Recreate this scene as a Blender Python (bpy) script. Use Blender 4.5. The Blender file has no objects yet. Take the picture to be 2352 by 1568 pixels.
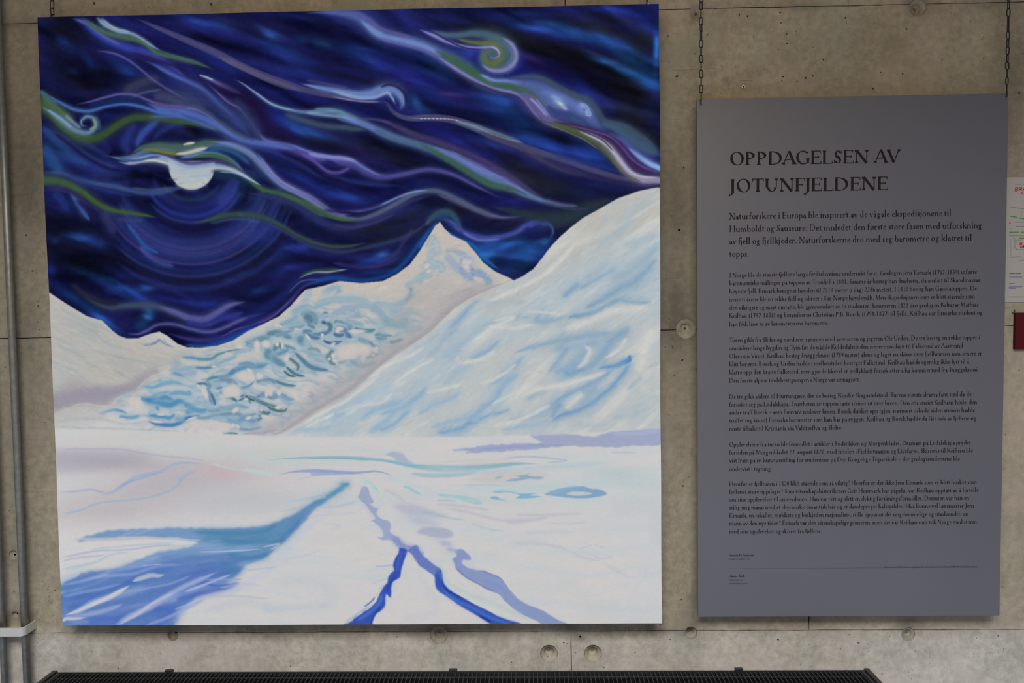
import bpy, bmesh, math, random
import numpy as np
from mathutils import Vector, Matrix
from mathutils.geometry import delaunay_2d_cdt
random.seed(7); RNG = np.random.default_rng(7)
SC = bpy.context.scene
COL = SC.collection
# ---------------- camera (wall plane is y = 0, eye 1.80 m in front of it) ----------------
W_, H_ = 2352, 1568
FPX = 1648.8; PITCH, YAW, ROLL = -0.04437, -0.02070, -0.01311
EYE = Vector((0.0, -1.80, 1.60))
def cam_axes():
    cx, sx = math.cos(PITCH), math.sin(PITCH); cy, sy = math.cos(YAW), math.sin(YAW)
    cr, sr = math.cos(ROLL), math.sin(ROLL)
    f = Vector((sy*cx, cy*cx, sx)); r = Vector((cy, -sy, 0)); u = r.cross(f)
    return cr*r + sr*u, -sr*r + cr*u, f
RX, UX, FX = cam_axes()
cam = bpy.data.cameras.new('camera'); camo = bpy.data.objects.new('camera', cam); COL.objects.link(camo)
cam.sensor_fit = 'HORIZONTAL'; cam.sensor_width = 36.0; cam.lens = 36.0*FPX/W_
cam.clip_start = 0.02; cam.clip_end = 60
m = Matrix((RX, UX, -FX)).transposed().to_4x4(); m.translation = EYE
camo.matrix_world = m; SC.camera = camo
# ---------------- light ----------------
SC.view_settings.view_transform = 'Standard'; SC.view_settings.look = 'None'
SC.view_settings.gamma = 1.0; SC.view_settings.exposure = 0.0; SC.view_settings.use_curve_mapping = False
wd = bpy.data.worlds.new('world'); SC.world = wd; wd.use_nodes = True
wd.node_tree.nodes['Background'].inputs[0].default_value = (0.90, 0.92, 1.0, 1)
wd.node_tree.nodes['Background'].inputs[1].default_value = 0.12
def area(name, loc, target, sx, sy, power, color):
    l = bpy.data.lights.new(name, 'AREA'); l.shape = 'RECTANGLE'; l.size = sx; l.size_y = sy
    l.energy = power; l.color = color
    o = bpy.data.objects.new(name, l); COL.objects.link(o); o.location = loc
    o.rotation_euler = (Vector(target)-Vector(loc)).to_track_quat('-Z', 'Y').to_euler()
    return o
area('window_light', (-0.3, -4.4, 1.15), (0.0, 0, 1.1), 3.6, 1.4, 11, (0.96, 0.98, 1.0))
area('skylight', (-0.1, -3.1, 4.3), (0.0, 0, 0.9), 2.8, 2.0, 285, (0.95, 0.97, 1.0))
area('ceiling_light', (-0.1, -2.4, 2.66), (0.0, 0, 2.2), 2.2, 0.4, 22, (1.0, 0.78, 0.42))
# light reaching the painting, measured in a render of a plain grey canvas (top to bottom, linear, per unit albedo)
LV = (0, .05, .1, .2, .3, .4, .5, .6, .7, .8, .9, 1.0)
LC = ((.50, .45, .38), (.530, .475, .405), (.572, .517, .445), (.682, .635, .571), (.793, .753, .701), (.878, .845, .805), (.94, .914, .884), (.978, .958, .935), (.999, .985, .973), (1.007, .997, .994), (.997, .992, .995), (.97, .968, .974))
LU = (0, .1, .3, .5, .7, .9, 1.0); LF = (.905, .935, .983, 1.02, 1.033, 1.025, 1.01)
SIGNC = (.097, .095, .111)
# ---------------- helpers ----------------
def on_wall(x, y, depth=0.0):
    """a point traced in the photograph -> the plane `depth` metres in front of the wall"""
    d = (x-W_/2)/FPX*RX - (y-H_/2)/FPX*UX + FX
    t = (-depth - EYE.y)/d.y
    return EYE + d*t
def tag(o, label=None, cat=None, group=None, kind=None):
    if label: o['label'] = label
    if cat: o['category'] = cat
    if group: o['group'] = group
    if kind: o['kind'] = kind
    return o
def empty(name, loc=(0,0,0)):
    o = bpy.data.objects.new(name, None); COL.objects.link(o); o.location = loc; o.empty_display_size = .05
    return o
def place(name, me, mt=None, parent=None, loc=None):
    if mt is not None and not me.materials: me.materials.append(mt)
    o = bpy.data.objects.new(name, me); COL.objects.link(o)
    if parent is not None:
        o.parent = parent
        if loc is None: o.location = -parent.location if parent.parent is None else (0,0,0)
        else: o.location = loc
    elif loc is not None: o.location = loc
    return o
def mesh(name, vs, fs, smooth=False):
    me = bpy.data.meshes.new(name); me.from_pydata([tuple(v) for v in vs], [], fs); me.update()
    if smooth: me.polygons.foreach_set('use_smooth', [True]*len(me.polygons))
    return me
def bm_mesh(name, bm, smooth=False):
    me = bpy.data.meshes.new(name); bm.to_mesh(me); bm.free()
    if smooth: me.polygons.foreach_set('use_smooth', [True]*len(me.polygons))
    return me
def box_bm(x0, x1, y0, y1, z0, z1, bev=0.0, seg=2, bm=None):
    own = bm or bmesh.new()
    r = bmesh.ops.create_cube(own, size=1)
    for v in r['verts']:
        v.co = Vector((x0+(x1-x0)*(v.co.x+.5), y0+(y1-y0)*(v.co.y+.5), z0+(z1-z0)*(v.co.z+.5)))
    if bev > 0:
        es = list({e for v in r['verts'] for e in v.link_edges})
        bmesh.ops.bevel(own, geom=es, offset=bev, segments=seg, affect='EDGES', profile=.6)
    return own
def tube(path, r, n=10, closed=False, cap=True):
    vs, fs = [], []; P = [Vector(p) for p in path]; N = len(P); up0 = None
    for i, p in enumerate(P):
        a = P[(i-1) % N] if (closed or i > 0) else P[i]; b = P[(i+1) % N] if (closed or i < N-1) else P[i]
        t = (b-a).normalized()
        if up0 is None:
            up0 = Vector((0,1,0)) if abs(t.y) < .9 else Vector((1,0,0))
        u = (up0 - t*up0.dot(t)).normalized(); w = t.cross(u); up0 = u
        for k in range(n):
            q = 2*math.pi*k/n; vs.append(p + r*(math.cos(q)*u + math.sin(q)*w))
    for i in range(N if closed else N-1):
        j = (i+1) % N
        for k in range(n):
            l = (k+1) % n; fs.append((i*n+k, i*n+l, j*n+l, j*n+k))
    if cap and not closed:
        fs.append(tuple(range(n))[::-1]); fs.append(tuple((N-1)*n+k for k in range(n)))
    return vs, fs
# node helpers
class Mat:
    def __init__(s, name):
        s.m = bpy.data.materials.new(name); s.m.use_nodes = True; s.t = s.m.node_tree
        s.b = s.t.nodes['Principled BSDF']
    def n(s, typ, **kw):
        nd = s.t.nodes.new(typ)
        for k, v in kw.items():
            if k.startswith('i_'): nd.inputs[k[2:].replace('_', ' ')].default_value = v
            else: setattr(nd, k, v)
        return nd
    def l(s, a, b): s.t.links.new(a, b)
    def noise(s, vec, scale, detail=4, rough=.55, dist=0.0):
        nd = s.n('ShaderNodeTexNoise'); nd.inputs['Scale'].default_value = scale
        nd.inputs['Detail'].default_value = detail; nd.inputs['Roughness'].default_value = rough
        nd.inputs['Distortion'].default_value = dist
        if vec is not None: s.l(vec, nd.inputs['Vector'])
        return nd.outputs['Fac']
    def mapped(s, vec, scale):
        nd = s.n('ShaderNodeMapping'); nd.inputs['Scale'].default_value = scale; s.l(vec, nd.inputs['Vector']); return nd.outputs[0]
    def ramp(s, fac, pts):
        nd = s.n('ShaderNodeValToRGB'); e = nd.color_ramp.elements
        while len(e) < len(pts): e.new(.5)
        for k, (p, c) in enumerate(pts):
            e[k].position = p; e[k].color = (c, c, c, 1) if not isinstance(c, tuple) else (*c, 1)
        s.l(fac, nd.inputs[0]); return nd.outputs[0]
    def mix(s, fac, a, b, mode='MIX'):
        nd = s.n('ShaderNodeMix', data_type='RGBA', blend_type=mode)
        for sock, v in ((nd.inputs[0], fac), (nd.inputs[6], a), (nd.inputs[7], b)):
            if isinstance(v, (int, float)): sock.default_value = v
            elif isinstance(v, tuple): sock.default_value = (*v, 1)
            else: s.l(v, sock)
        return nd.outputs[2]
    def bump(s, h, strength, dist):
        nd = s.n('ShaderNodeBump'); nd.inputs['Strength'].default_value = strength; nd.inputs['Distance'].default_value = dist
        s.l(h, nd.inputs['Height']); s.l(nd.outputs[0], s.b.inputs['Normal']); return nd
    def obj(s): return s.n('ShaderNodeTexCoord').outputs['Object']
def simple(name, col, rough=.5, metal=0.0, var=.12, scale=40, bump=.0, spec=.5):
    M = Mat(name); v = M.obj(); f = M.noise(v, scale, 3)
    c = M.mix(M.ramp(f, [(.3, 0.), (.7, 1.)]), tuple(k*(1-var) for k in col), tuple(min(1, k*(1+var)) for k in col))
    M.l(c, M.b.inputs['Base Color']); M.b.inputs['Roughness'].default_value = rough
    M.b.inputs['Metallic'].default_value = metal; M.b.inputs['Specular IOR Level'].default_value = spec
    if bump: M.bump(f, bump, .002)
    return M.m
# ---------------- concrete wall: cast panels with open joints, tie holes and air holes ----------------
def concrete():
    M = Mat('board_smooth_concrete'); v = M.obj()
    big = M.noise(v, 2.6, 5, .6, .4); mid = M.noise(v, 11, 5, .65, .3); fine = M.noise(v, 55, 4, .7); grit = M.noise(v, 260, 3, .6)
    streak = M.noise(M.mapped(v, (13, 1, 1.6)), 1.0, 4, .6, .2)
    col = M.mix(M.ramp(big, [(.3, 0.), (.7, 1.)]), (.300, .254, .176), (.368, .318, .230))
    col = M.mix(M.ramp(mid, [(.34, .9), (.60, 0.)]), col, (.238, .200, .140))
    col = M.mix(M.ramp(streak, [(.36, .7), (.58, 0.)]), col, (.287, .260, .195))
    col = M.mix(M.ramp(fine, [(.36, .75), (.56, 0.)]), col, (.205, .180, .135))
    col = M.mix(M.ramp(fine, [(.55, 0.), (.8, .35)]), col, (.44, .41, .37))
    pink = M.noise(v, 4.3, 3, .5, .6)
    col = M.mix(M.ramp(pink, [(.48, 0.), (.68, .5)]), col, (.36, .285, .235)); col = M.mix(M.ramp(pink, [(.3, .4), (.46, 0.)]), col, (.30, .285, .225))
    dash = M.noise(M.mapped(v, (150, 1, 26)), 1.0, 2, .5, .3)
    dm = M.n('ShaderNodeMath', operation='MULTIPLY'); M.l(M.ramp(dash, [(.66, 0.), (.74, 1.)]), dm.inputs[0]); M.l(M.ramp(M.noise(v, 5.5, 2), [(.48, 0.), (.6, .65)]), dm.inputs[1])
    col = M.mix(dm.outputs[0], col, (.15, .132, .105))
    spk = M.noise(v, 150, 2, .5); col = M.mix(M.ramp(spk, [(.68, 0.), (.76, .6)]), col, (.14, .125, .10)); col = M.mix(M.ramp(spk, [(.24, .35), (.32, 0.)]), col, (.46, .43, .37))
    vor = M.n('ShaderNodeTexVoronoi'); vor.inputs['Scale'].default_value = 42; M.l(v, vor.inputs['Vector'])
    pit = M.ramp(vor.outputs['Distance'], [(.05, 1.), (.09, 0.)])
    sep = M.n('ShaderNodeSeparateColor'); M.l(vor.outputs['Color'], sep.inputs[0])
    rare = M.ramp(sep.outputs[0], [(.80, 0.), (.83, 1.)])
    pm = M.n('ShaderNodeMath', operation='MULTIPLY'); M.l(pit, pm.inputs[0]); M.l(rare, pm.inputs[1])
    col = M.mix(pm.outputs[0], col, (.07, .062, .05))
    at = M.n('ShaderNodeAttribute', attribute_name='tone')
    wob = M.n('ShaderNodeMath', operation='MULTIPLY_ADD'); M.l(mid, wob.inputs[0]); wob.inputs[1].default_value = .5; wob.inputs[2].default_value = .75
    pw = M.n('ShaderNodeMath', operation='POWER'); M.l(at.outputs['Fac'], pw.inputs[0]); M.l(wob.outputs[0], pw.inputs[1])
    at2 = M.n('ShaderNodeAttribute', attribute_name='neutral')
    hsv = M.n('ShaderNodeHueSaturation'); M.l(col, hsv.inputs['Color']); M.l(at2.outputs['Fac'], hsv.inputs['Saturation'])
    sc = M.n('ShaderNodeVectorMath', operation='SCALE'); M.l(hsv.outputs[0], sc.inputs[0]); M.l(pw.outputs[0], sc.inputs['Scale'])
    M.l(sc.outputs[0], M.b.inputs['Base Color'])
    M.b.inputs['Roughness'].default_value = .82; M.b.inputs['Specular IOR Level'].default_value = .25
    h = M.n('ShaderNodeMath', operation='MULTIPLY_ADD'); M.l(fine, h.inputs[0]); h.inputs[1].default_value = .6; M.l(grit, h.inputs[2])
    M.bump(h.outputs[0], .3, .0018)
    return M.m
CONC = concrete()
TIES = [(1575,755,22,.45),(1008,1458,21,.62),(1587,1453,15,.8),(1261,1500,20.5,.7),(1362,1500,20.5,.7),(2108,17,20,.6),
        (1600,30,17,.3),(2086,1456,16,.35),(31,1275,12,.2),(397,1459,13,.6),(35,1412,9,.3)]
PITS = [(1570,385,2.2),(72,24,2.4),(216,8,5),(485,10,5),(19,18,2),(1545,797,2),(1528,797,2.4),(1567,827,4.2),(1548,862,2.2),(1529,868,1.6),
 (1569,1116,3.4),(1565,1377,3.2),(1535,1249,1.8),(1528,1067,1.7),(84,834,2.4),(12,843,3),(36,784,2.6),(102,970,2.4),(97,1025,2.6),(115,1039,2.2),
 (118,1019,1.8),(51,981,2.6),(41,975,2),(70,1241,2),(97,1336,3.2),(127,1356,3.4),(113,1369,1.6),(113,1379,1.8),(121,1414,2.6),(90,1422,1.6),
 (85,1421,1.5),(124,1464,2.6),(88,1465,2.2),(86,1476,2.4),(155,1476,2),(122,1489,2),(283,1471,2.4),(238,1532,3),(272,1535,3.2),(369,1500,2.2),
 (384,1480,2.2),(89,1550,2.6),(22,1562,2.6),(373,1534,2),(243,1502,1.8),(1698,34,3.4),(1717,37,3.8),(1640,24,2),(1792,29,4),(1794,52,3.6),(1807,78,2.6),
 (1731,85,3),(1625,80,3),(1596,123,2.2),(1589,80,1.8),(1829,72,2.6),(1808,100,2.4),(1789,114,2.4),(1754,159,2.2),(1798,176,4),(1796,186,3),
 (1831,187,3.4),(1850,179,4),(1867,174,3),(1891,137,3),(1868,108,2),(1887,179,2),(1761,215,2.4),(1656,214,2),(1593,250,2),(1942,41,3.6),
 (1944,53,2.2),(1987,22,3),(2082,67,4.4),(2073,169,3),(2023,166,2.4),(2259,85,3),(2259,135,2.6),(2341,214,4.4),(2006,203,4),(2230,48,2),
 (2185,29,1.6),(2210,178,1.8),(1514,1471,2.4),(1539,1468,3.6),(1459,1498,4),(1787,1469,4.4),(1926,1500,2.4),(1894,1511,3),(1972,1477,4.6),
 (2043,1461,3),(2116,1458,2.8),(2243,1465,2.4),(2232,1473,2.2),(2293,1460,3.4),(2305,1490,2),(2292,1499,1.8),(2236,1502,3.2),(2274,1424,2.2),
 (2316,1401,2),(2343,1395,1.6),(2311,1412,1.6),(1912,1471,2),(1858,1481,1.8),(1839,1525,1.8),(1863,1531,2.2),(2027,1547,2.4),(2093,1559,2),(2136,1523,2.4),
 (1135,1495,2),(1109,1502,1.8),(970,1531,1.8),(1412,1509,2),(1387,1533,3.4),(1295,1476,4.4),(1302,1479,3),(1322,1498,3),(1191,1469,2),(1285,1458,1.8),
 (911,1463,4),(928,1463,1.8),(1333,1463,7),(1580,345,1.6),(1555,175,6),(1560,528,5),(60,540,4),(74,622,3.4),(88,703,4.6),(17,305,2),(2330,560,2),(2341,850,3)]
SLOTS = [(1208,1479,1400,1480,.9),(1208,1452,1208,1479,.7),(1281,1482,1281,1538,.7),(1230,1436,1230,1450,.7),(1535,163,1645,157,.8),
 (1697,186,1726,185,.9),(1700,146,1728,145,.6),(1520,275,1570,274,.5),(1525,640,1575,639,.6),(1530,852,1600,850,.6),(1528,946,1596,945,.5),(1528,968,1596,967,.5),
 (1906,108,1896,141,.7),(1852,152,1844,168,.7),(1954,98,1974,97,.7),(1526,1200,1590,1201,.5),(62,1129,125,1129,.6),(60,1009,90,1010,.5),(75,984,118,986,.5)]
JV = {'t': 1298, 'b': 1312}
def zc(x, y): return on_wall(x, y).z
ZJ = [zc(1900, 14), zc(1176, 762), zc(1176, 1449.5)]           # the three horizontal joints
XJ = on_wall(1312, 1490).x; XJ2 = on_wall(1858, 1430).x; XJ3 = on_wall(1948, 8).x
G = .0005
rows = [(0.0, ZJ[2], [-3.2, XJ-1.6, XJ, XJ+1.7, 3.2]), (ZJ[2], ZJ[1], [-3.2, XJ2-2.35, XJ2, 3.2]),
        (ZJ[1], ZJ[0], [-3.2, 1.32, 3.2]), (ZJ[0], 3.4, [-3.2, XJ-1.5, XJ, XJ3, 3.2])]
wall = empty('wall_back', (0, 0, 0)); tag(wall, kind='structure')
px = abs((on_wall(1300, 700)-on_wall(1200, 700)).x)/100          # metres per pixel on the wall
STAIN_SHADE = [(1552,470,50,150,.52),(1552,720,50,130,.58),(1560,980,50,160,.34),(1545,1270,60,160,.16),(60,420,60,170,.58),(60,760,50,160,.38),(50,1000,60,150,.28),(50,1220,60,140,.26),(2330,300,40,300,.2),(2310,1500,90,80,.12),(60,80,90,60,.12),  # x, y, rx, ry, strength; formwork stains with dimmer light painted into the side strips
 (1000,1446,110,12,.55),(1300,1438,22,22,.4),(1318,1432,14,26,.3),(1400,1448,60,10,.4),(1500,1452,60,14,.45),(350,1450,90,10,.4),(620,1448,90,9,.35),(1303,1462,9,8,.35),(1333,1463,9,8,.4),(1740,1462,60,8,.18),  # damp along the joint, with some of the canvas's shadow painted in
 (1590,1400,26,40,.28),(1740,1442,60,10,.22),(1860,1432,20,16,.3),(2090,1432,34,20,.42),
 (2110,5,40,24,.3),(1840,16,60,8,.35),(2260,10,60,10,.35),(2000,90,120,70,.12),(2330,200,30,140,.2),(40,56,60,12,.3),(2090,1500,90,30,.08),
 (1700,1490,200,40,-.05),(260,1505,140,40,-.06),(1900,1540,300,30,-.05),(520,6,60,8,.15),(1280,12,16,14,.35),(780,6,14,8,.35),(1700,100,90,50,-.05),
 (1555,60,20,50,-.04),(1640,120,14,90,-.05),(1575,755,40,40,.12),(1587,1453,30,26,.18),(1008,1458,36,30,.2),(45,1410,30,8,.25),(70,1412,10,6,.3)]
STAIN_SHADE += [(a, b-1, r*1.25, r*1.25, .22) for a, b, r, _ in TIES]
ST = [(on_wall(a, b).x, on_wall(a, b).z, c*px, d*px, e) for a, b, c, d, e in STAIN_SHADE]
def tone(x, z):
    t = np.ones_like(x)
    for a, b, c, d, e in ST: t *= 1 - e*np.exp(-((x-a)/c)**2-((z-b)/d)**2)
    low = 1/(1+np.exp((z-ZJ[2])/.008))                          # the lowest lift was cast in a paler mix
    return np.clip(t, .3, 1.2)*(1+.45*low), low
def hole_loops(x0, x1, z0, z1):
    out = []
    for a, b, r, _ in TIES:
        p = on_wall(a, b); R_ = r*px
        if x0-R_ < p.x < x1+R_ and z0-R_ < p.z < z1+R_:
            out.append([(p.x+R_*math.cos(2*math.pi*k/28), p.z+R_*math.sin(2*math.pi*k/28)) for k in range(28)])
    for i, (a, b, r) in enumerate(PITS):
        p = on_wall(a, b); rr = random.Random(i); R_ = r*px*.62
        if x0+R_ < p.x < x1-R_ and z0+R_ < p.z < z1-R_:
            el = rr.uniform(.6, 1.); ro = rr.uniform(0, 3.14)
            L = []
            for k in range(8):
                q = 2*math.pi*k/8; u = math.cos(q)*R_*rr.uniform(.85, 1.15); w = math.sin(q)*R_*el*rr.uniform(.85, 1.15)
                L.append((p.x+u*math.cos(ro)-w*math.sin(ro), p.z+u*math.sin(ro)+w*math.cos(ro)))
            out.append(L)
    for a, b, c, d, w in SLOTS:
        p, q = on_wall(a, b), on_wall(c, d)
        if x0+.004 < min(p.x, q.x) and max(p.x, q.x) < x1-.004 and z0+.004 < min(p.z, q.z) and max(p.z, q.z) < z1-.004:
            t = (q-p).normalized(); nn = Vector((-t.z, 0, t.x))*w*px*.24
            out.append([((p+nn).x, (p+nn).z), ((p-nn).x, (p-nn).z), ((q-nn).x, (q-nn).z), ((q+nn).x, (q+nn).z)])
    return out
def panel(x0, x1, z0, z1):
    x0 += G; x1 -= G; z0 += G; z1 -= G
    pts = []; J = lambda: random.choice((0, .0002, .0004, .0007, .0011))
    n1, n2 = max(2, int((x1-x0)/.03)), max(2, int((z1-z0)/.03))
    for k in range(n1): pts.append((x0+(x1-x0)*k/n1, z0+(J() if k else 0)))
    for k in range(n2): pts.append((x1-(J() if k else 0), z0+(z1-z0)*k/n2))
    for k in range(n1): pts.append((x1-(x1-x0)*k/n1, z1-(J() if k else 0)))
    for k in range(n2): pts.append((x0+(J() if k else 0), z1-(z1-z0)*k/n2))
    faces = [list(range(len(pts)))]
    loops = hole_loops(x0, x1, z0, z1)
    for L in loops:
        faces.append(list(range(len(pts), len(pts)+len(L)))); pts += L
    vis0, vis1 = max(x0, -1.35), min(x1, 1.35); s = .022
    if vis1 > vis0:
        gx = np.arange(vis0+s, vis1-s/2, s); gz = np.arange(max(z0, .55)+s, min(z1, 2.5)-s/2, s)
        for a in gx:
            for b in gz: pts.append((a+random.uniform(-.2, .2)*s, b+random.uniform(-.2, .2)*s))
    r = delaunay_2d_cdt([Vector(p) for p in pts], [], faces, 0, 1e-7)
    V, F, OF = r[0], r[2], r[5]
    n = len(V); vs = [(v.x, 0, v.y) for v in V]; fs = []
    for f, o in zip(F, OF):
        if len(o) != 1 or o[0] != 0: continue
        a, b, c = (V[k] for k in f[:3])
        if (b-a).cross(c-a) < 0: f = f[::-1]
        fs.append(tuple(f))
    # side walls of the panel and of every hole cut through it
    cnt = {}
    for f in fs:
        for k in range(len(f)):
            cnt[(f[k], f[(k+1) % len(f)])] = 1
    vs += [(v.x, .022, v.y) for v in V]
    for (a, b) in list(cnt):
        if (b, a) not in cnt: fs.append((b, a, a+n, b+n))
    me = mesh('concrete_panel', vs, fs)
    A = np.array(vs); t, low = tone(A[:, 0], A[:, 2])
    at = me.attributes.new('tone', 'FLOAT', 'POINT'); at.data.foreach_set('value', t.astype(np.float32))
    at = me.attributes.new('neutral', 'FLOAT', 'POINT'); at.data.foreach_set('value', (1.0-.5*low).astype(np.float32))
    bm = bmesh.new(); bm.from_mesh(me); bmesh.ops.delete(bm, geom=[v for v in bm.verts if not v.link_faces], context='VERTS'); bm.to_mesh(me); bm.free()
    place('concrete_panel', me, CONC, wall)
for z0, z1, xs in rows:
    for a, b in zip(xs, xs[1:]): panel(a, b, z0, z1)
def attr1(me, t=1.0, nn=1.0):
    for k, v in (('tone', t), ('neutral', nn)):
        at = me.attributes.new(k, 'FLOAT', 'POINT'); at.data.foreach_set('value', np.full(len(me.vertices), v, np.float32))
    return me
back = attr1(bm_mesh('backing', box_bm(-3.2, 3.2, .0222, .12, 0, 3.4)), .45); place('backing', back, CONC, wall)
def lathe(cx, cz, prof, n=28):
    vs, fs = [], []
    for r, y in prof:
        for k in range(n):
            q = 2*math.pi*k/n; vs.append((cx+r*math.cos(q), y, cz+r*math.sin(q)))
    for i in range(len(prof)-1):
        for k in range(n):
            l = (k+1) % n; fs.append((i*n+k, (i+1)*n+k, (i+1)*n+l, i*n+l))
    fs.append(tuple((len(prof)-1)*n+k for k in range(n)))
    return vs, fs
for a, b, r, dep in TIES:
    p = on_wall(a, b); R_ = r*px; d = .028*dep
    prof = [(R_, 0.0), (R_*.97, d*.30), (R_*.90, d*.38), (R_*.60, d*.42), (R_*.56, d*.75), (R_*.48, d), (R_*.2, d), (R_*.17, d+.0018)]
    if r < 14: prof = [(R_, 0), (R_*.93, d*.6), (R_*.85, d), (R_*.2, d)]
    if r == 22: prof = [(R_, 0), (R_*.86, .002), (R_*.62, .0022), (R_*.55, .0045), (R_*.47, .009), (R_*.3, .0095), (R_*.12, .0095), (R_*.1, .014)]
    if r == 17: prof = [(R_, 0), (R_*.9, .002), (R_*.3, .0025), (R_*.22, .007), (R_*.1, .008)]
    vs, fs = lathe(p.x, p.z, prof)
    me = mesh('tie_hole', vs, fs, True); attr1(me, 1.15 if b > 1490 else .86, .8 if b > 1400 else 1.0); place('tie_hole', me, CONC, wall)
FLOORM = simple('grey_screed', (.50, .55, .68), .6, scale=8, var=.04)
fl = place('floor', bm_mesh('floor', box_bm(-3.2, 3.2, -4.6, .12, -.1, 0)), FLOORM); tag(fl, kind='structure')
cl = place('added_soffit', bm_mesh('added_soffit', box_bm(-3.2, 3.2, -1.55, -.0005, 2.74, 2.95)), FLOORM); tag(cl, kind='structure')  # soffit out of view, added and sized to shade the upper wall
# ---------------- service pipes ----------------
STEEL = simple('galvanised_steel', (.185, .185, .165), .42, .45, var=.18, scale=70)
WHITEP = simple('white_painted_steel', (.44, .44, .41), .5, 0, var=.03, scale=20)
def pipe(xpx, ypx, off, r, label):
    p = on_wall(xpx, ypx, off)
    vs, fs = tube([(p.x, -off, .02), (p.x, -off, 3.2)], r, 20)
    o = place('service_pipe', mesh('service_pipe', vs, fs, True), STEEL)
    return tag(o, label, 'pipe', 'steel service pipes at the left edge'), p.x
_, PX2 = pipe(60, 1500, .024, .0088, 'galvanised steel pipe on the wall, the right one nearer the painting')
_, PX1 = pipe(8, 1500, .024, .0078, 'galvanised steel pipe at the left edge, half out of the picture')
# white bracket strap round both pipes
br = empty('pipe_bracket', (0, 0, 0)); tag(br, 'white metal strap with rounded corner holding the two steel pipes to the wall', 'bracket')
pz0, pz1 = on_wall(30, 1461.5, .048).z, on_wall(30, 1442.5, .048).z
xr = on_wall(84, 1445, 0).x; xl = 2*(PX1+PX2)/2 - xr
def strap_path(o):
    P = []; rr = .013; yo = -.048 - (o)
    a, b = xr+o, xl-o
    P.append((a, 0.0)); P.append((a, yo+rr))
    for k in range(1, 7):
        q = math.pi/2*k/6; P.append((a-rr+rr*math.cos(q), yo+rr-rr*math.sin(q)))
    for k in range(7):
        q = math.pi/2*k/6; P.append((b+rr-rr*math.sin(q), yo+rr-rr*math.cos(q)))
    P.append((b, 0.0))
    return P
po, pi_ = strap_path(0), strap_path(-.0035); n = len(po); vs = []; fs = []
for z in (pz0, pz1):
    for P in (po, pi_):
        vs += [(x, y, z) for x, y in P]
for i in range(n-1):
    o0, i0, o1, i1 = i, n+i, 2*n+i, 3*n+i
    fs += [(o0, o1, o1+1, o0+1), (i0, i0+1, i1+1, i1), (o1, i1, i1+1, o1+1), (o0, o0+1, i0+1, i0)]
place('strap', mesh('strap', vs, fs), WHITEP, br)
sh = place('shelf_plate', bm_mesh('shelf_plate', box_bm(xl+.004, xr-.004, -.0425, -.0005, pz0+.002, pz0+.0045)), WHITEP, br)
# ---------------- convector with a slatted top grille ----------------
BLACK = simple('black_powder_coat', (.018, .019, .021), .38, 0.0, var=.2, scale=60)
INNER = simple('dark_convector_core', (.006, .006, .007), .7)
a, b = on_wall(131, 1540, .006), on_wall(1985, 1540, .006)
cx0, cx1, cz = a.x, b.x, (a.z+b.z)/2; DEP = .17
cv = empty('convector', ((cx0+cx1)/2, -DEP/2, 0)); tag(cv, 'long black convector heater with slatted top grille below the painting', 'heater')
def cpart(name, bm, mt=BLACK): return place(name, bm_mesh(name, bm), mt, cv)
yb, yf = -.006, -.006-DEP
cpart('front_panel', box_bm(cx0, cx1, yf, yf+.004, .10, cz-.0005, .001))
cpart('back_panel', box_bm(cx0, cx1, yb-.003, yb, .10, cz-.0005, .0008))
cpart('bottom_tray', box_bm(cx0+.006, cx1-.006, yf+.005, yb-.004, .10, .104))
cpart('heating_core', box_bm(cx0+.02, cx1-.02, yf+.03, yb-.03, cz-.12, cz-.05, .002), INNER)
for s, x in ((1, cx0), (-1, cx1)):
    cpart('end_cap', box_bm(min(x, x-s*.012), max(x, x-s*.012), yf-.002, yb+.002, .10, cz+.0035, .0015))
    cpart('end_rail', box_bm(min(x+s*.001, x+s*.010), max(x+s*.001, x+s*.010), yf+.005, yb-.004, cz-.018, cz-.001, .0008))
for s in (-.8, 0, .8):
    cpart('foot', box_bm(cv.location.x+s-.02, cv.location.x+s+.02, yf+.03, yb-.03, 0.0, .0995, .001))
xs0, xs1 = cx0+.0135, cx1-.0135; ns = 186; pitch = (xs1-xs0)/ns
slat = bm_mesh('slat', box_bm(-.0011, .0011, yf+.0055, yb-.0045, -.011, 0)); slat.materials.append(BLACK)
mid = on_wall(1362, 1555, .05).x
for i in range(ns+1):
    x = xs0+i*pitch
    if abs(x-mid) < .008: continue
    o = bpy.data.objects.new('slat', slat); COL.objects.link(o); o.parent = cv; o.location = (x-cv.location.x, DEP/2, cz-.0018)
for yy in (yb-.026, yb-.075, yf+.030):
    cpart('cross_rod', box_bm(xs0, xs1, yy-.0014, yy+.0014, cz-.0062, cz-.0030))
for dx in (-.006, .0045):
    cpart('divider_bar', box_bm(mid+dx, mid+dx+.003, yf+.0055, yb-.0045, cz-.013, cz-.001, .0004))
for xp in (388, 741+300, 1697):
    x = on_wall(xp, 1539, .006).x
    cpart('wall_clip', box_bm(x-.010, x+.010, -.010, -.0005, cz-.004, cz+.0045, .0012))
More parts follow.
